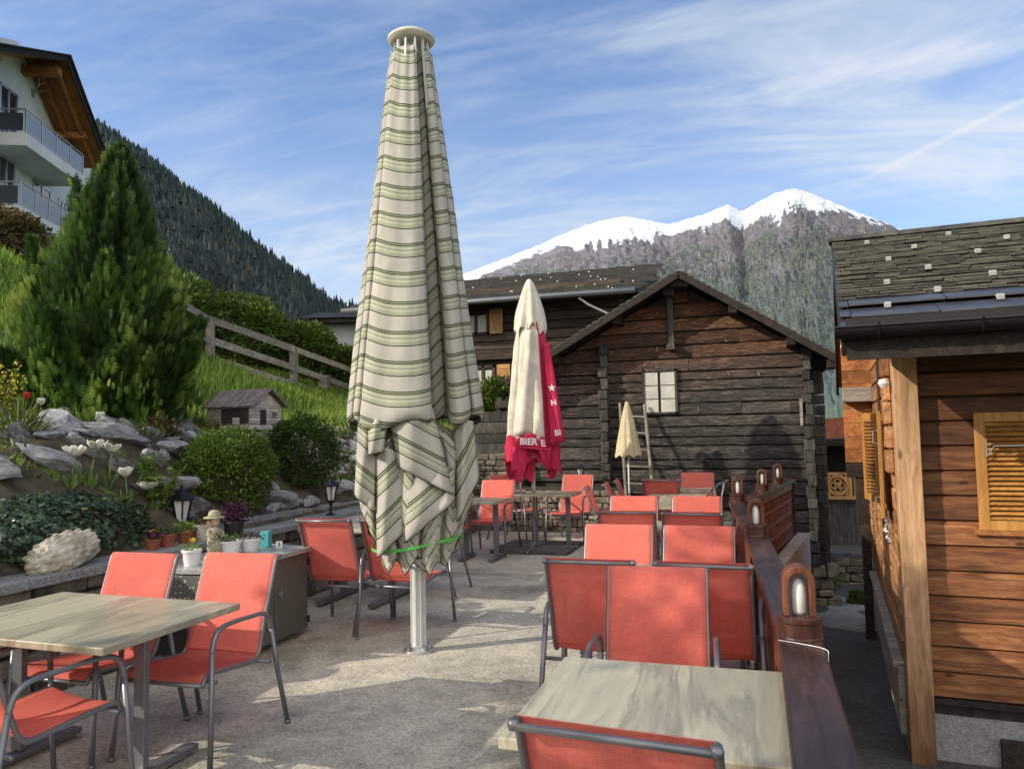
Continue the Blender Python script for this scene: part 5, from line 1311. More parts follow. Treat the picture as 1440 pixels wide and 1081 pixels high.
# roof: two slopes with boards, fascia and slate edge
for s, sl_, xe in ((1, SLR, 1.16), (-1, SLL, -3.84)):
    a = PX; m = MB(); q = MB(); z0 = lambda x, o=0: PZ + o - sl_ * abs(x - PX)
    N_ = 26; y0, y1 = 11.80, 17.2
    m.raw([(PX, y0, z0(PX, -.05)), (xe, y0, z0(xe, -.05)), (xe, y1, z0(xe, -.05)), (PX, y1, z0(PX, -.05)), (PX, y0, z0(PX, -.09)), (xe, y0, z0(xe, -.09)), (xe, y1, z0(xe, -.09)), (PX, y1, z0(PX, -.09))], [(0, 1, 2, 3), (4, 7, 6, 5), (0, 4, 5, 1), (1, 5, 6, 2), (2, 6, 7, 3)])
    m.build('roof_boards', M['darkbeam'], bn)
    m2 = MB(); m2.beam((PX, y0 - .015, z0(PX, -.085)), (xe, y0 - .015, z0(xe, -.085)), .035, .10, (0, 0, 1)); m2.build('verge_board', M['darkbeam'], bn, bevel=.004)
    for k in range(N_):
        f0, f1 = k / N_, (k + 1) / N_; xa, xb = lerp(xe, PX, f0) - s * -.02, lerp(xe, PX, f1); yq = y0 - .02
        while yq < y1:
            w_ = R.uniform(.22, .36); j = R.uniform(-.008, .008); xa_ = xa + s * .03
            q.raw([(xa_, yq, z0(xa_, .006 + j * .5)), (xa_, yq + w_, z0(xa_, .006 + j * .5)), (xb, yq + w_, z0(xb, -.03)), (xb, yq, z0(xb, -.03)), (xa_, yq, z0(xa_, -.012 + j * .5)), (xa_, yq + w_, z0(xa_, -.012 + j * .5)), (xb, yq + w_, z0(xb, -.045)), (xb, yq, z0(xb, -.045))], [(0, 1, 2, 3), (4, 7, 6, 5), (0, 4, 5, 1), (1, 5, 6, 2), (2, 6, 7, 3), (3, 7, 4, 0)]); yq += w_ + .004
    q.build('slate_roof', M['slate'], bn)
    for f in (.02, .35, .72, .97):
        x = lerp(PX, xe, f) if f > .1 else PX + s * .06; m3 = MB()
        m3.mm(x - .06, x + .06, 11.86, 12.4, z0(x, -.22), z0(x, -.10)); m3.build('purlin', M['darkbeam'], bn)
w_ = thing('barn_window', '', '', (0, 0, 0)); bpy.data.objects.remove(w_)
m = MB(); x0, x1, z0_, z1_ = -1.69, -1.15, 1.83, 2.53; yv = YB - .075
for a in ((x0, x0 + .035, z0_, z1_), (x1 - .035, x1, z0_, z1_), (x0, x1, z0_, z0_ + .03), (x0, x1, z1_ - .03, z1_)): m.mm(a[0], a[1], yv, YB, a[2], a[3])
wf = m.build('window', M['barnend'], bn)
m = MB(); m.mm(x0 + .03, x1 - .03, yv + .03, yv + .04, z0_ + .02, z1_ - .02); m.build('backing', M['mortar'], wf)
for a, b in ((x0 + .035, -1.448), (-1.405, x1 - .035)):
    m = MB(); n3 = 3
    for k in range(n3): m.mm(a, b, yv + .012, yv + .026, z0_ + .03 + k * .213, z0_ + .03 + (k + 1) * .213 - .014)
    m.build('curtained_pane', M['curtain'], wf)
rubble('barn_foundation', 'rough stone footing under the right end of the log barn', (-.1, YB - .1, 0), (.98, YB - .1, 0), -1.35, -.42, .3, 6)
# stone retaining wall left of the barn and dark planks above it
rubble('stone_wall', 'dry stone retaining wall at the far left end of the terrace below the barn', (-4.6, 11.78, 0), (-2.05, 11.78, 0), 0, .70, .40, 7, wmin=.08, wmax=.34)
rubble('upper_stone_wall', 'upper dry stone wall behind the parasols below the dark planks', (-5.6, 12.75, 0), (-3.55, 12.75, 0), .55, 1.22, .35, 7, wmin=.08, wmax=.32)
m = MB(); z = 1.20
while z < 1.9: h = R.uniform(.15, .22); m.mm(-5.0 + R.uniform(-.1, .1), -3.75, 12.80, 12.88, z, z + h - .012, None, .008); z += h
m.mm(-4.35, -3.8, 12.78, 12.84, 2.02, 2.14, None, .01)
for x in (-4.9, -4.3, -3.85): m.mm(x - .05, x + .05, 12.86, 12.96, .9, 2.2)
tag(m.build('timber_screen', M['barnend'], bevel=.006), 'dark weathered plank screen between the green bush and the barn', 'fence')
# ladder
t = thing('wooden_ladder', 'grey wooden ladder leaning on the barn wall behind the small parasol', 'ladder', (0, 0, 0))
for a, b in (((-1.86, 11.55, .012), (-2.05, 12.2, 2.02)), ((-1.44, 11.55, .012), (-1.66, 12.2, 1.98))):
    m = MB(); m.tube([a, b], .024, 8); m.build('side_rail', M['greywood'], t)
for k in range(7):
    f = .12 + k * .13; a = V((-1.86, 11.55, .012)).lerp(V((-2.05, 12.2, 2.02)), f); b = V((-1.44, 11.55, .012)).lerp(V((-1.66, 12.2, 1.98)), f); m = MB(); m.tube([a, b], .014, 6); m.build('rung', M['greywood'], t)

# ================================================================== RIGHT TIMBER HOUSE (local frame)
rh = thing('timber_house', 'orange larch timber house with slate roof on the right beyond the alley', 'house', (.93, 5.95, 0), rad(-5))
EU = 4.2
WV = .09
m = MB(); z = -.28; planks = []
while z < 2.3:
    h = .172; n = 1; u0_ = .16; cuts = [u0_] + ([R.uniform(1.2, 3.4)] if R.random() < .6 else []) + [EU]
    for a, b in zip(cuts, cuts[1:]):
        m.raw([(a, WV + .02, z + .003), (b, WV + .02, z + .003), (b, WV + .0, z + .010), (a, WV + .0, z + .010), (b, WV - .004, z + h - .016), (a, WV - .004, z + h - .016), (b, WV + .02, z + h - .003), (a, WV + .02, z + h - .003)], [(0, 3, 2, 1)[::-1], (3, 5, 4, 2)[::-1], (5, 7, 6, 4)[::-1]], R.random())
    z += h
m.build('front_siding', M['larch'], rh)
m = MB(); m.mm(.02, EU, WV + .03, 4.9, -.4, 2.15); m.build('core_wall', M['mortar'], rh)
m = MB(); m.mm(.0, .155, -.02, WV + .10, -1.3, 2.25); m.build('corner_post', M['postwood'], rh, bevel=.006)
m = MB(); m.mm(.155, EU, WV + .035, WV + .2, -1.4, -.30); m.build('rendered_plinth', M['roughplaster'], rh)
m = MB(); m.mm(.155, EU, WV - .015, WV + .034, -.325, -.283); m.build('base_trim', M['darkbeam'], rh, bevel=.004)
m = MB(); m.mm(.55, 1.2, WV - .005, WV + .03, -.75, -.52); m.build('vent_slot', M['darkbeam'], rh, bevel=.004)
# left side wall: boards running away
m = MB(); z = -.1
while z < 3.2:
    h = .175; va = .19; vb = 4.9
    if z + h > 2.10: 
        va = max(va, 2.1 - (3.28 - z - h) / .41); vb = min(vb, 2.1 + (3.28 - z - h) / .41)
    if vb > va + .1:
        for a, b in ((va, min(vb, 2.6)), (min(vb, 2.6), vb)):
            if b > a + .05: m.raw([(.02, a, z + .003), (.02, b, z + .003), (.0, b, z + .012), (.0, a, z + .012), (-.004, b, z + h - .018), (-.004, a, z + h - .018), (.02, b, z + h - .003), (.02, a, z + h - .003)], [(0, 3, 2, 1), (3, 5, 4, 2), (5, 7, 6, 4)], R.random())
    z += h
m.build('side_siding', M['larch_side'], rh)
m = MB(); z = 1.25
while z < 2.0: m.mm(-.05, .0, .19, .42, z, z + .16, None, .006); z += .175
m.build('notched_log_end', M['larch_side'], rh, bevel=.008)
m = MB(); m.mm(-.045, .0, .19, 4.95, -.60, -.10); m.mm(-.075, .0, .19, 4.95, -.13, -.09); m.build('base_board', M['greywood'], rh, bevel=.006)
m = MB(); m.mm(.0, .2, .2, 4.95, -1.5, -.60); m.build('side_plinth', M['roughplaster'], rh)
# roof
EV, RV, FV = -.80, 2.10, 5.05; EZ, RZ = 2.20, 3.40; sl_ = (RZ - EZ) / (RV - EV)
def rz_(v): return RZ - sl_ * abs(v - RV)
m = MB()
for va, vb in ((EV + .04, RV), (RV, FV)):
    za, zb = rz_(va), rz_(vb); m.raw([(-.30, va, za - .05), (EU, va, za - .05), (EU, vb, zb - .05), (-.30, vb, zb - .05), (-.30, va, za - .085), (EU, va, za - .085), (EU, vb, zb - .085), (-.30, vb, zb - .085)], [(0, 1, 2, 3), (4, 7, 6, 5), (0, 4, 5, 1), (1, 5, 6, 2), (2, 6, 7, 3), (3, 7, 4, 0)])
m.build('soffit', M['soffit'], rh)
for va, vb in ((EV + .02, RV), (RV, FV + .02)):
    m = MB(); m.beam((-.315, va, rz_(va) - .10), (-.315, vb, rz_(vb) - .10), .03, .17); m.build('verge_board', M['darkbeam'], rh, bevel=.004)
m = MB(); m.beam((-.335, EV + .02, rz_(EV) - .035), (-.335, RV, rz_(RV) - .035), .012, .05); m.build('verge_flashing', M['gutter'], rh)
m = MB()   # gable boards hanging under the far verge (loggia cladding)
z = 1.20
while z < 2.9: m.mm(-.285, -.001, 3.0, 3.03, z, z + .135); z += .14
gb = m; 
m = MB(); m.mm(-.29, .0, 2.85, 2.99, 1.84, 1.99); m.build('purlin_end', M['greywood'], rh, bevel=.01)
m = MB(); m.mm(-.28, -.0, 2.96, 3.10, 1.04, 1.19); m.mm(-.20, -.10, 2.98, 3.08, .55, 1.05); m.mm(-.14, -.04, 3.9, 4.0, -1.2, 2.0); m.build('bracket_post', M['darkbeam'], rh, bevel=.008)
gb.build('gable_cladding', M['soffit'], rh)
def slate_row(m, v0, v1, lift, wmn, wmx, u0_, u1_, jit):
    u_ = u0_ - R.uniform(0, wmx * .6)
    while u_ < u1_:
        w_ = R.uniform(wmn, wmx); a = max(u_, u0_); b = min(u_ + w_ - .006, u1_); j = R.uniform(-jit, jit); vj = R.uniform(-.010, .010); t1, t2 = R.uniform(-jit, jit) * .5, R.uniform(-jit, jit) * .5
        if b > a + .02:
            za, zb = rz_(v0 + vj), rz_(v1)
            m.raw([(a, v0 + vj, za + lift + j + t1), (b, v0 + vj, za + lift + j + t2), (b, v1, zb - .025), (a, v1, zb - .025), (a, v0 + vj, za + lift - .014 + j + t1), (b, v0 + vj, za + lift - .014 + j + t2), (b, v1, zb - .04), (a, v1, zb - .04)], [(0, 1, 2, 3), (4, 7, 6, 5), (0, 4, 5, 1), (1, 5, 6, 2), (2, 6, 7, 3), (3, 7, 4, 0)])
        u_ += w_
m = MB(); v = EV - .03
for k in range(3): slate_row(m, v, v + .34, .022, .36, .60, -.33, EU, .005); v += .25
m.build('lower_slate_course', M['slatedark'], rh)
m = MB()
while v < RV - .05: slate_row(m, v, v + .13, .008, .14, .38, -.33, EU, .0045); v += .080
v = FV + .03
m.build('slate_roof', M['slate'], rh)
m = MB(); m.raw([(-.33, RV, RZ), (EU, RV, RZ), (EU, FV + .04, rz_(FV + .04)), (-.33, FV + .04, rz_(FV + .04)), (-.33, RV, RZ - .04), (EU, RV, RZ - .04), (EU, FV + .04, rz_(FV) - .04), (-.33, FV + .04, rz_(FV) - .04)], [(0, 1, 2, 3), (4, 7, 6, 5), (0, 4, 5, 1), (2, 6, 7, 3), (3, 7, 4, 0)]); m.build('rear_roof', M['slate'], rh)
m = MB(); u_ = -.36
while u_ < EU: m.prism([(RV - .10, RZ - .02), (RV, RZ + .045), (RV + .10, RZ - .02), (RV, RZ + .02)], 'x', u_, u_ + .31); u_ += .30
m.build('ridge_cap', M['slate'], rh, bevel=.004)
gi = 0
for kk, v in enumerate((1.75, 1.35, .95, .55, .20, -.15, -.42)):
    for q in range(6):
        u_ = .02 + q * .62 + (.28 if kk % 2 else .0) + R.uniform(-.05, .05)
        if R.random() < .12: continue
        u_ += R.uniform(-.04, .04); v2 = v + R.uniform(-.02, .02); m = MB(); sl_a = math.atan(sl_); m.box((u_, v2, rz_(v2) + .03), (.04, .03, .028), Matrix.Rotation(sl_a, 3, 'X')); m.box((u_, v + .03, rz_(v + .03) + .02), (.03, .07, .006), Matrix.Rotation(sl_a, 3, 'X')); m.build('snow_guard', M['snowguard'], rh)
# gutter
m = MB(); pts = [(math.cos(a) * .065, math.sin(a) * .065) for a in [PI + PI * k / 12 for k in range(13)]]; inn = [(x * .94, z_ * .94) for x, z_ in pts[::-1]]
m.prism([(EV - .07 + x, EZ - .01 + z_) for x, z_ in pts + inn], 'x', -.36, EU); m.prism([(EV - .07 + x, EZ - .01 + z_) for x, z_ in pts], 'x', -.368, -.36); m.tube([(-.368, EV - .137, EZ - .008), (EU, EV - .137, EZ - .008)], .009, 8); g_ = m.build('gutter', M['gutter'], rh, smooth=False)
for u_ in (-.12, .42, .96, 1.5, 2.04, 2.6, 3.2):
    m = MB(); m.tube([(u_, EV + .02, EZ + .0), (u_, EV - .015, EZ - .055), (u_, EV - .07, EZ - .084), (u_, EV - .125, EZ - .055), (u_, EV - .148, EZ + .004), (u_, EV - .13, EZ + .015)], .007, 6); m.build('bracket', M['gutter'], g_)
m = MB(); m.mm(-.30, EU, EV + .0, EV + .028, EZ - .20, EZ - .03); m.build('fascia', M['darkbeam'], rh)
# snow grid strip between slates and gutter
m = MB(); m.mm(-.30, EU, EV - .02, EV - .012, EZ - .01, EZ + .06)
m.build('snow_strip', M['gutter'], rh)
# closed louvred shutter on the front
def shutter(x0, x1, z0, z1, parent, name='shutter', louv=True):
    fr = MB(); y0, y1 = -.028, 0; b = .065
    for a in ((x0, x0 + b, z0, z1), (x1 - b, x1, z0, z1), (x0 + b, x1 - b, z0, z0 + b), (x0 + b, x1 - b, z1 - b, z1)): fr.mm(a[0], a[1], y0, y1, a[2], a[3])
    o = fr.build(name, M['shutter'], parent, bevel=.003)
    m = MB(); n = int((z1 - z0 - 2 * b) / .032)
    for k in range(n): m.box(((x0 + x1) / 2, -.014, z0 + b + (k + .5) * (z1 - z0 - 2 * b) / n), (x1 - x0 - 2 * b - .002, .034, .007), Matrix.Rotation(rad(38), 3, 'X'))
    m.build('louvre', M['shutter'], o)
    m = MB(); m.mm(x0 + .03, x1 - .03, -.004, .0, z0 + .03, z1 - .03)
    return o
for x0, x1 in ((.49, 1.02), (1.03, 1.56)):
    s_ = shutter(x0, x1, .87, 1.665, rh); s_.location = (0, WV - .008, 0)
    m = MB(); m.tube([(.55, -.04, 1.36), (.55, -.06, 1.37), (.55, -.06, 1.49), (.55, -.03, 1.50)] if x0 < 1 else [(1.5, -.04, 1.36), (1.5, -.06, 1.37), (1.5, -.06, 1.49), (1.5, -.03, 1.50)], .006, 6)
    if x0 < 1: m.tube([(.55, -.05, 1.365), (.60, -.05, 1.44), (1.5, -.05, 1.435)], .006, 6)
    m.build('handle', M['steel'], s_)
m = MB(); m.mm(.46, 1.6, WV - .035, WV, .835, .868); m.build('window_sill', M['soffit'], rh, bevel=.003)
# side window with two open shutters seen edge-on
m = MB(); m.mm(-.02, .0, .95, 1.75, .90, 1.68); wf = m.build('window', M['shutter'], rh)
m = MB(); m.mm(-.024, -.021, 1.0, 1.70, .95, 1.63); m.build('pane', M['glassdark'], wf)
for (vh, ang, w_, nm) in ((.98, -93, .44, 'a'), (1.80, 104, .44, 'b')):
    s_ = shutter(0, w_, .88, 1.70, rh, 'shutter'); s_.location = (-.035, vh, 0); s_.rotation_euler = (0, 0, rad(ang))
    m = MB()
    for z_ in (.93, 1.45): m.tube([(.30, -.03, z_), (.30, -.06, z_), (.30, -.06, z_ + .10), (.30, -.03, z_ + .10)], .006, 6)
    m.build('fitting', M['steel'], s_)
m = MB(); p_ = V((-.05, .60, .87))
for k in range(16): m.box(p_ + V((R.uniform(-.01, .01), -k * .012 + .1, -k * .010)), (.02, .02, .016), None, None, .004)
m.build('chain', M['steel'], rh)
m = MB(); m.lathe([(.02, 0), (.035, .02), (.03, .05), (.01, .06)], (-.30, -.60, 2.08), 10); m.lathe([(.02, 0), (.04, .03), (.03, .06)], (-.05, .10, 1.86), 10); m.build('insulator', M['ceramic'], rh)

# ================================================================== CHALET BEHIND THE BARN
bc = thing('chalet', 'large dark wooden chalet with long slate roof behind the barn', 'house', (0, 0, 0))
m = MB(); z = .4
while z < 5.0: 
    h = R.uniform(.19, .24); m.mm(-9.0, -2.8, 17.2 + R.uniform(-.01, .02), 17.4, z, z + h - .015, None, .006); z += h
m.build('log_wall', M['farwood'], bc, bevel=.01)
m = MB(); m.mm(-9.0, -2.8, 17.42, 23, .4, 4.9); m.build('core_wall', M['mortar'], bc)
m = MB(); m.mm(-9.0, -2.8, 17.05, 17.19, 3.30, 3.42); m.mm(-9.0, -2.8, 17.05, 17.19, 2.2, 2.30); m.build('string_beam', M['farwood'], bc, bevel=.01)
ev, rv_, ez, rz2 = 16.35, 20.0, 4.60, 5.86
m = MB(); n_ = 34
for k in range(n_):
    f0, f1 = k / n_, (k + 1) / n_; x = -9.4
    while x < -2.35:
        w_ = R.uniform(.25, .45); j = R.uniform(-.012, .012); va, vb = lerp(ev, rv_, f0), lerp(ev, rv_, f1) + .05; za = lerp(ez, rz2, f0) + .03 + j; zb = lerp(ez, rz2, f1)
        m.raw([(x, va, za), (x + w_ - .006, va, za), (x + w_ - .006, vb, zb), (x, vb, zb), (x, va, za - .03), (x + w_ - .006, va, za - .03)], [(0, 1, 2, 3), (0, 4, 5, 1)], R.random()); x += w_
m.build('slate_roof', M['farroof'], bc)
m = MB(); m.raw([(-9.4, ev, ez - .02), (-2.35, ev, ez - .02), (-2.35, rv_, rz2 - .03), (-9.4, rv_, rz2 - .03), (-9.4, 24, 4.4), (-2.35, 24, 4.4)], [(0, 3, 2, 1), (3, 4, 5, 2), (2, 5, 1)]); m.build('roof_underside', M['darkbeam'], bc)
m = MB(); m.tube([(-9.4, ev - .05, ez - .03), (-2.35, ev - .05, ez - .03)], .065, 10); m.build('gutter', M['anth'], bc, smooth=True)
m = MB(); m.tube([(-3.6, 16.4, 4.5), (-3.4, 16.5, 4.35), (-2.6, 17.0, 3.95)], .025, 8); m.build('downpipe', M['white'], bc)
m = MB()
for k in range(24): x, f = R.uniform(-7, -2.5), R.random(); m.box((x, lerp(ev, rv_, f), lerp(ez, rz2, f) + .04), (.03, .03, .03))
m.build('snow_guard', M['snowguard'], bc)
for x0, x1, z0, z1, sx0 in ((-6.62, -5.95, 3.92, 4.50, -5.92), (-6.42, -5.82, 2.55, 3.18, -5.76)):
    m = MB()
    for a in ((x0, x0 + .06, z0, z1), (x1 - .06, x1, z0, z1), (x0, x1, z0, z0 + .06), (x0, x1, z1 - .06, z1), ((x0 + x1) / 2 - .025, (x0 + x1) / 2 + .025, z0, z1)): m.mm(a[0], a[1], 17.14, 17.20, a[2], a[3])
    w_ = m.build('window', M['farwood'], bc)
    m = MB(); m.mm(x0 + .06, x1 - .06, 17.175, 17.185, z0 + .06, z1 - .06); m.build('pane', M['glassdark'], w_)
    m = MB(); m.mm(x0 + .08, (x0 + x1) / 2 - .05, 17.16, 17.17, z0 + .06, z1 - .12); m.mm((x0 + x1) / 2 + .05, x1 - .08, 17.16, 17.17, z0 + .06, z1 - .12); m.build('curtain', M['curtain'], w_)
    m = MB(); m.mm(sx0, sx0 + .32, 17.10, 17.14, z0, z1)
    for k in range(9): m.mm(sx0 + .05, sx0 + .27, 17.085, 17.10, z0 + .05 + k * (z1 - z0 - .1) / 9, z0 + .05 + (k + .6) * (z1 - z0 - .1) / 9)
    m.build('shutter', M['honeyfar'], bc)

# small white cottage at the far end of the fence
ct = thing('white_cottage', 'small white cottage with dark roof and wooden gable at the end of the hillside fence', 'house', (-13.6, 23.4, 0), rad(18))
m = MB(); m.mm(-.6, .95, 0, 3, 2.0, 5.5); m.build('wall', M['plaster'], ct)
m = MB(); m.mm(-1.2, 4.5, -.6, 3.5, 5.42, 5.58); m.raw([(-1.3, -.75, 5.55), (4.5, -.75, 5.55), (4.5, 2.6, 6.25), (-1.3, 2.6, 6.25)], [(0, 1, 2, 3)]); m.build('roof', M['farroof'], ct)
m = MB(); m.prism([(.55, 4.5), (1.25, 4.5), (1.25, 5.45), (.9, 5.45)], 'y', -.5, 0); m.build('wooden_gable', M['honeyfar'], ct)
m = MB(); m.prism([(1.15, 4.72), (2.4, 4.72), (2.4, 5.5), (.8, 5.5)], 'y', -.85, -.55); m.build('porch_roof', M['farroof'], ct)
m = MB(); m.mm(1.2, 1.45, 1.0, 1.25, 5.9, 6.55); m.mm(1.15, 1.5, .95, 1.3, 6.5, 6.58); m.build('chimney', M['darkbeam'], ct)
m = MB(); m.mm(-.62, 2.4, -.35, -.25, 3.6, 4.3); m.build('balcony_front', M['farwood'], ct)
m = MB(); m.mm(1.35, 2.6, -.2, 3, 2.0, 5.4); m.build('side_wall', M['plaster'], ct)

# hillside fence
fn = thing('hillside_fence', 'weathered grey rail fence descending across the green hillside', 'fence', (0, 0, 0))
FP = [(-11.0, 12.2), (-11.52, 14.1), (-10.75, 16.2), (-9.95, 17.85), (-9.3, 19.6)]
FT = [4.45, 4.24, 3.74, 3.26, 2.85]
for h_, nm in ((0, 'top_rail'), (.46, 'middle_rail'), (.86, 'bottom_rail')):
    for i in range(4):
        a = V((*FP[i], FT[i] - h_)); b = V((*FP[i + 1], FT[i + 1] - h_)); m = MB(); d = (b - a).normalized(); m.beam(a - d * .1, b + d * .1, .045, .15 if h_ < .8 else .13); 
        m.v = [(x + R.uniform(-.008, .008), y, z + R.uniform(-.012, .012)) for x, y, z in m.v]; m.build('rail', M['greywood'], fn)
for (x, y), z in zip(FP[1:], FT[1:]): m = MB(); m.mm(x - .08, x + .08, y + .04, y + .18, hill_z(x, y) - .3, z + .02, None, .015); m.build('post', M['greywood'], fn, bevel=.01)
m = MB(); m.mm(-10.45, -10.2, 16.9, 17.1, 2.2, 3.1, None, .03); m.build('post', M['greywood'], fn)

# ================================================================== WHITE HOUSE UP LEFT (local: x = outward from the balconies, y = along the wall, away)
wh = thing('apartment_house', 'white apartment house with wooden eaves and glass balconies at the upper left', 'house', (-23.13, 19.35, 0), rad(23.8))
m = MB(); m.mm(-12, -1.4, -5.5, 9.0, 6.0, 13.2); m.prism([(-5.5, 13.19), (9.0, 13.19), (8.6, 13.5), (2.0, 16.2), (-4.5, 13.6)], 'x', -12, -1.4); m.build('wall', M['plaster'], wh)
for z0, z1, y0, y1, tag_ in ((11.56, 12.0, -2.1 - 0, 4.35, 'up'), (9.02, 9.42, -2.1, 3.6, 'lo')):
    y0 = -.05 if tag_ == 'up' else -.3
    m = MB(); m.mm(-5.0, 0, y0, y1, z0, z1); sb = m.build('balcony_slab', M['plaster'], wh, bevel=.01)
    top = z1 + .82
    m = MB(); m.tube([(-5, y0 + .05, top), (-.04, y0 + .05, top), (-.04, y1 - .05, top)], .032, 8)
    n = 4
    for k in range(n + 1): yy_ = lerp(y0 + .05, y1 - .05, k / n); m.mm(-.07, -.02, yy_ - .025, yy_ + .025, z1 - .12, top)
    m.mm(-.06, -.03, y0 + .05, y1 - .05, z1 + .05, z1 + .09)
    for xx_ in (-1.3, -2.6, -3.9): m.mm(xx_, xx_ + .05, y0 + .03, y0 + .08, z1 - .1, top)
    rl = m.build('balustrade', M['steel'], wh)
    m = MB()
    for k in range(n): m.mm(-.055, -.035, lerp(y0 + .05, y1 - .05, k / n) + .06, lerp(y0 + .05, y1 - .05, (k + 1) / n) - .06, z1 + .10, top - .10)
    m.build('glass_panel', M['balglass'], rl)
    m = MB(); m.mm(-4.8, -.15, y0 + .06, y0 + .09, z1 + .1, top - .12); m.build('dark_panel', M['glassdark'], rl)
for y0, y1, z0, z1 in ((.9, 2.1, 12.0, 14.2), (.9, 2.0, 9.45, 11.8), (3.3, 4.7, 9.9, 11.5), (5.3, 6.0, 10.6, 11.4)):
    m = MB(); b = .10
    for a in ((y0, y0 + b, z0, z1), (y1 - b, y1, z0, z1), (y0, y1, z0, z0 + b), (y0, y1, z1 - b, z1), ((y0 + y1) / 2 - .05, (y0 + y1) / 2 + .05, z0, z1)): m.mm(-1.41, -1.36, a[0], a[1], a[2], a[3])
    w_ = m.build('window', M['steel'], wh); m = MB(); m.mm(-1.399, -1.385, y0 + b, y1 - b, z0 + b, z1 - b); m.build('pane', M['glassdark'], w_)
ridge = (0.1, 2.55, 15.95)
def wslope(y): return 15.92 - .76 * (y - 2.55) if y > 2.55 else 15.92 - .42 * (2.55 - y)
m = MB()
ya, yb = 2.55, 6.3
m.raw([(-12, ya, wslope(ya)), (.1, ya, wslope(ya)), (.1, yb, wslope(yb)), (-12, yb, wslope(yb)), (-12, ya, wslope(ya) - .10), (.1, ya, wslope(ya) - .10), (.1, yb, wslope(yb) - .10), (-12, yb, wslope(yb) - .10)], [(0, 1, 2, 3), (4, 7, 6, 5), (0, 4, 5, 1), (1, 5, 6, 2), (2, 6, 7, 3)])
yc = -6
m.raw([(-12, ya, wslope(ya)), (.1, ya, wslope(ya)), (.1, yc, wslope(yc)), (-12, yc, wslope(yc)), (-12, ya, wslope(ya) - .10), (.1, ya, wslope(ya) - .10), (.1, yc, wslope(yc) - .10), (-12, yc, wslope(yc) - .10)], [(3, 2, 1, 0), (5, 6, 7, 4), (1, 5, 4, 0), (2, 6, 5, 1), (3, 7, 6, 2)])
m.build('soffit', M['soffit'], wh)
m = MB()
for k in range(22):
    yk = ya + .17 * k; m.box((-5.9, yk + .09, wslope(yk) + .06 - .06), (12.3, .22, .05), Matrix.Rotation(-.65, 3, 'X'))
for k in range(30):
    yk = ya - .28 * k; m.box((-5.9, yk - .1, wslope(yk) + .03), (12.3, .32, .05), Matrix.Rotation(.40, 3, 'X'))
m.build('tile_roof', M['farroof'], wh, bevel=.01)
m = MB(); m.beam((.12, ya, wslope(ya) - .05), (.12, yb, wslope(yb) - .05), .05, .26); m.beam((.12, ya, wslope(ya) - .05), (.12, yc, wslope(yc) - .05), .05, .22); m.build('verge_board', M['darkbeam'], wh)
m = MB()
for xx_ in (-.35, -.95): m.beam((xx_, ya, wslope(ya) - .2), (xx_, yb, wslope(yb) - .2), .10, .18)
m.build('rafter', M['soffit'], wh)
for b_ in ((-1.5, -.1, 2.3, 2.65, 15.15, 15.45), (-1.5, -.2, 4.9, 5.2, 13.75, 14.0), (-1.5, -.2, -1.5, -1.2, 13.9, 14.15)): m = MB(); m.mm(*b_); m.build('purlin', M['soffit'], wh, bevel=.01)
m = MB(); m.box((-1.37, 3.15, 14.75), (.06, .16, .24))
for s in (-1, 1):
    m.tube([(-1.3, 3.15, 14.85), (-1.05, 3.15 + s * .25, 14.95), (-.95, 3.15 + s * .42, 15.2)], [.03, .025, .01], 6); m.tube([(-1.05, 3.15 + s * .25, 14.95), (-.85, 3.15 + s * .2, 15.1)], [.02, .01], 6)
m.build('antler_trophy', M['greywood'], wh)

# ================================================================== FAR BALCONY AND HOUSE BETWEEN BARN AND TIMBER HOUSE
fb = thing('far_house', 'distant house with red roof and dark porch seen between barn and timber house', 'house', (1.5, 22.2, 0), 0)
m = MB(); m.prism([(-.3, 1.25), (4, 1.25), (4, 1.95), (-.3, 1.75)], 'y', 0, .2); m.build('roof_edge', M['terra'], fb)
m = MB(); m.mm(-.4, 4, -.3, 3, 1.05, 1.22); m.mm(-.4, 4, 1.5, 1.7, -1.5, 1.1); m.build('porch', M['darkbeam'], fb)
m = MB(); m.mm(-.25, -.10, -.2, -.05, -.5, 1.1); m.build('porch_post', M['honeyfar'], fb)
m = MB(); m.mm(.95, 1.3, .2, .5, 1.7, 2.5); m.build('chimney', M['plaster'], fb)
fbb = thing('carved_balcony', 'pale carved balcony front with a quatrefoil cut-out below the distant porch', 'balcony', (1.62, 21.7, 0), 0)
m = MB(); m.mm(-.10, 1.4, 0, .04, .30, .37); m.mm(-.10, 1.4, 0, .04, -.33, -.24)
for u_ in (-.05, .08, .66, .80, .94, 1.08, 1.2): m.mm(u_ - .05, u_ + .05, .01, .035, -.24, .30)
for k in range(4): m.tube([(.36 + math.cos(a) * .085 + .085 * math.cos(k * PI / 2), .02, .03 + math.sin(a) * .085 + .085 * math.sin(k * PI / 2)) for a in [2 * PI * q / 12 for q in range(12)]], .022, 6, closed=True, caps=False)
m.tube([(.36 + math.cos(a) * .235, .02, .03 + math.sin(a) * .235) for a in [2 * PI * q / 20 for q in range(20)]], .045, 6, closed=True, caps=False); m.mm(.11, .18, .01, .035, -.24, .30); m.mm(.55, .62, .01, .035, -.24, .30)
m.build('carved_front', M['honeyfar'], fbb)
tag(MB().mm(1.2, 3.4, 21.9, 22.1, -1.6, -.4).build('log_base', M['barnend'], bevel=.01), 'dark log base under the carved distant balcony', 'wall')
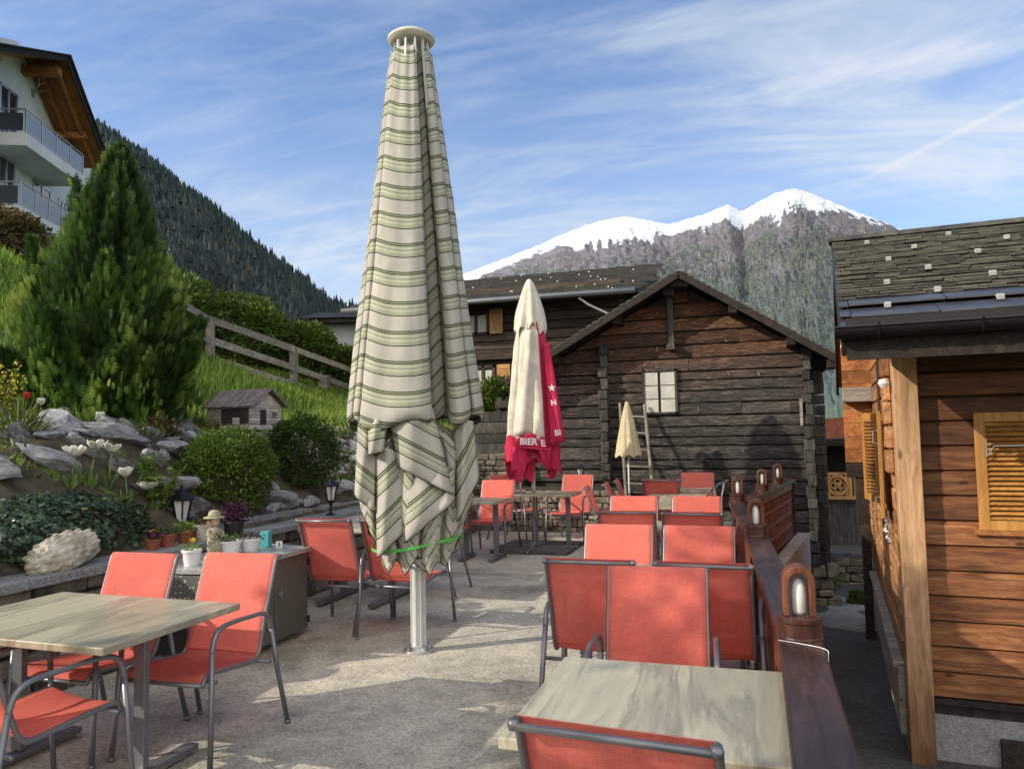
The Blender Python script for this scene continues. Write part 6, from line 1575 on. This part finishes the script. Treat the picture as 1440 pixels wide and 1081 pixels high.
for x, y, r_, mt, lab in ((1.05, 14.2, .28, 'shrub', 'green weeds at the corner of the barn by the alley'), (1.55, 15.2, .30, 'purpleleaf', 'purple flowering weeds at the far end of the alley'), (1.38, 12.7, .14, 'shrub', 'small green tuft at the foot of the timber house')):
    bush('weeds', lab, 'plant', (x, y, alley_z(y) - .02), (r_, r_, r_ * .8), 500, .06, .025, M[mt], None, 9, 5)
rubble('alley_steps', 'dark stacked stones at the end of the alley behind the barn corner', (.75, 14.9, 0), (2.4, 14.9, 0), -1.3, -.75, .5, 3)

# ================================================================== UNSEEN TREES BEHIND THE VIEWPOINT (added to cast dappled shade on the near tables)
def broadleaf(label, loc, h, cr, n, seed, L=.16):
    t = thing('shade_tree', label, 'tree', loc); m = MB(); rr = random.Random(seed)
    m.tube([(0, 0, 0), (.1, 0, h * .35), (0, .1, h * .6), (.05, 0, h * .92)], [.16, .12, .08, .02], 10); cl_ = []
    for k in range(16):
        a = rr.uniform(0, 6.28); e = rr.uniform(.35, 1); p = V((math.cos(a) * cr * rr.uniform(.25, .95), math.sin(a) * cr * rr.uniform(.25, .95), h * (.45 + .5 * e))); cl_.append(p)
        m.tube([(0, 0, h * rr.uniform(.3, .6)), p * .6 + V((0, 0, h * .2)), p], [.05, .03, .01], 6)
    m.build('trunk', M['bark'], t); f = MB()
    for p in cl_:
        for _ in range(n // 16):
            q = p + V((R.gauss(0, cr * .13), R.gauss(0, cr * .13), R.gauss(0, cr * .10))); f.leaf(q, rdir(), rdir(), L * R.uniform(.6, 1.2), L * .6)
    f.build('crown', M['shrub'], t); return t
broadleaf('unseen broadleaf tree added behind the viewpoint to dapple the nearest table with shade', (-5.2, -2.6, 0), 5.2, 1.5, 3600, 5)
broadleaf('second unseen broadleaf tree added behind the viewpoint to shade the railing', (-3.2, -2.0, 0), 4.2, 1.2, 2600, 8)
broadleaf('small unseen broadleaf tree added left behind the viewpoint for its shade', (-8.6, -1.6, hill_z(-8.6, -1.6)), 4.0, 1.3, 1500, 11)
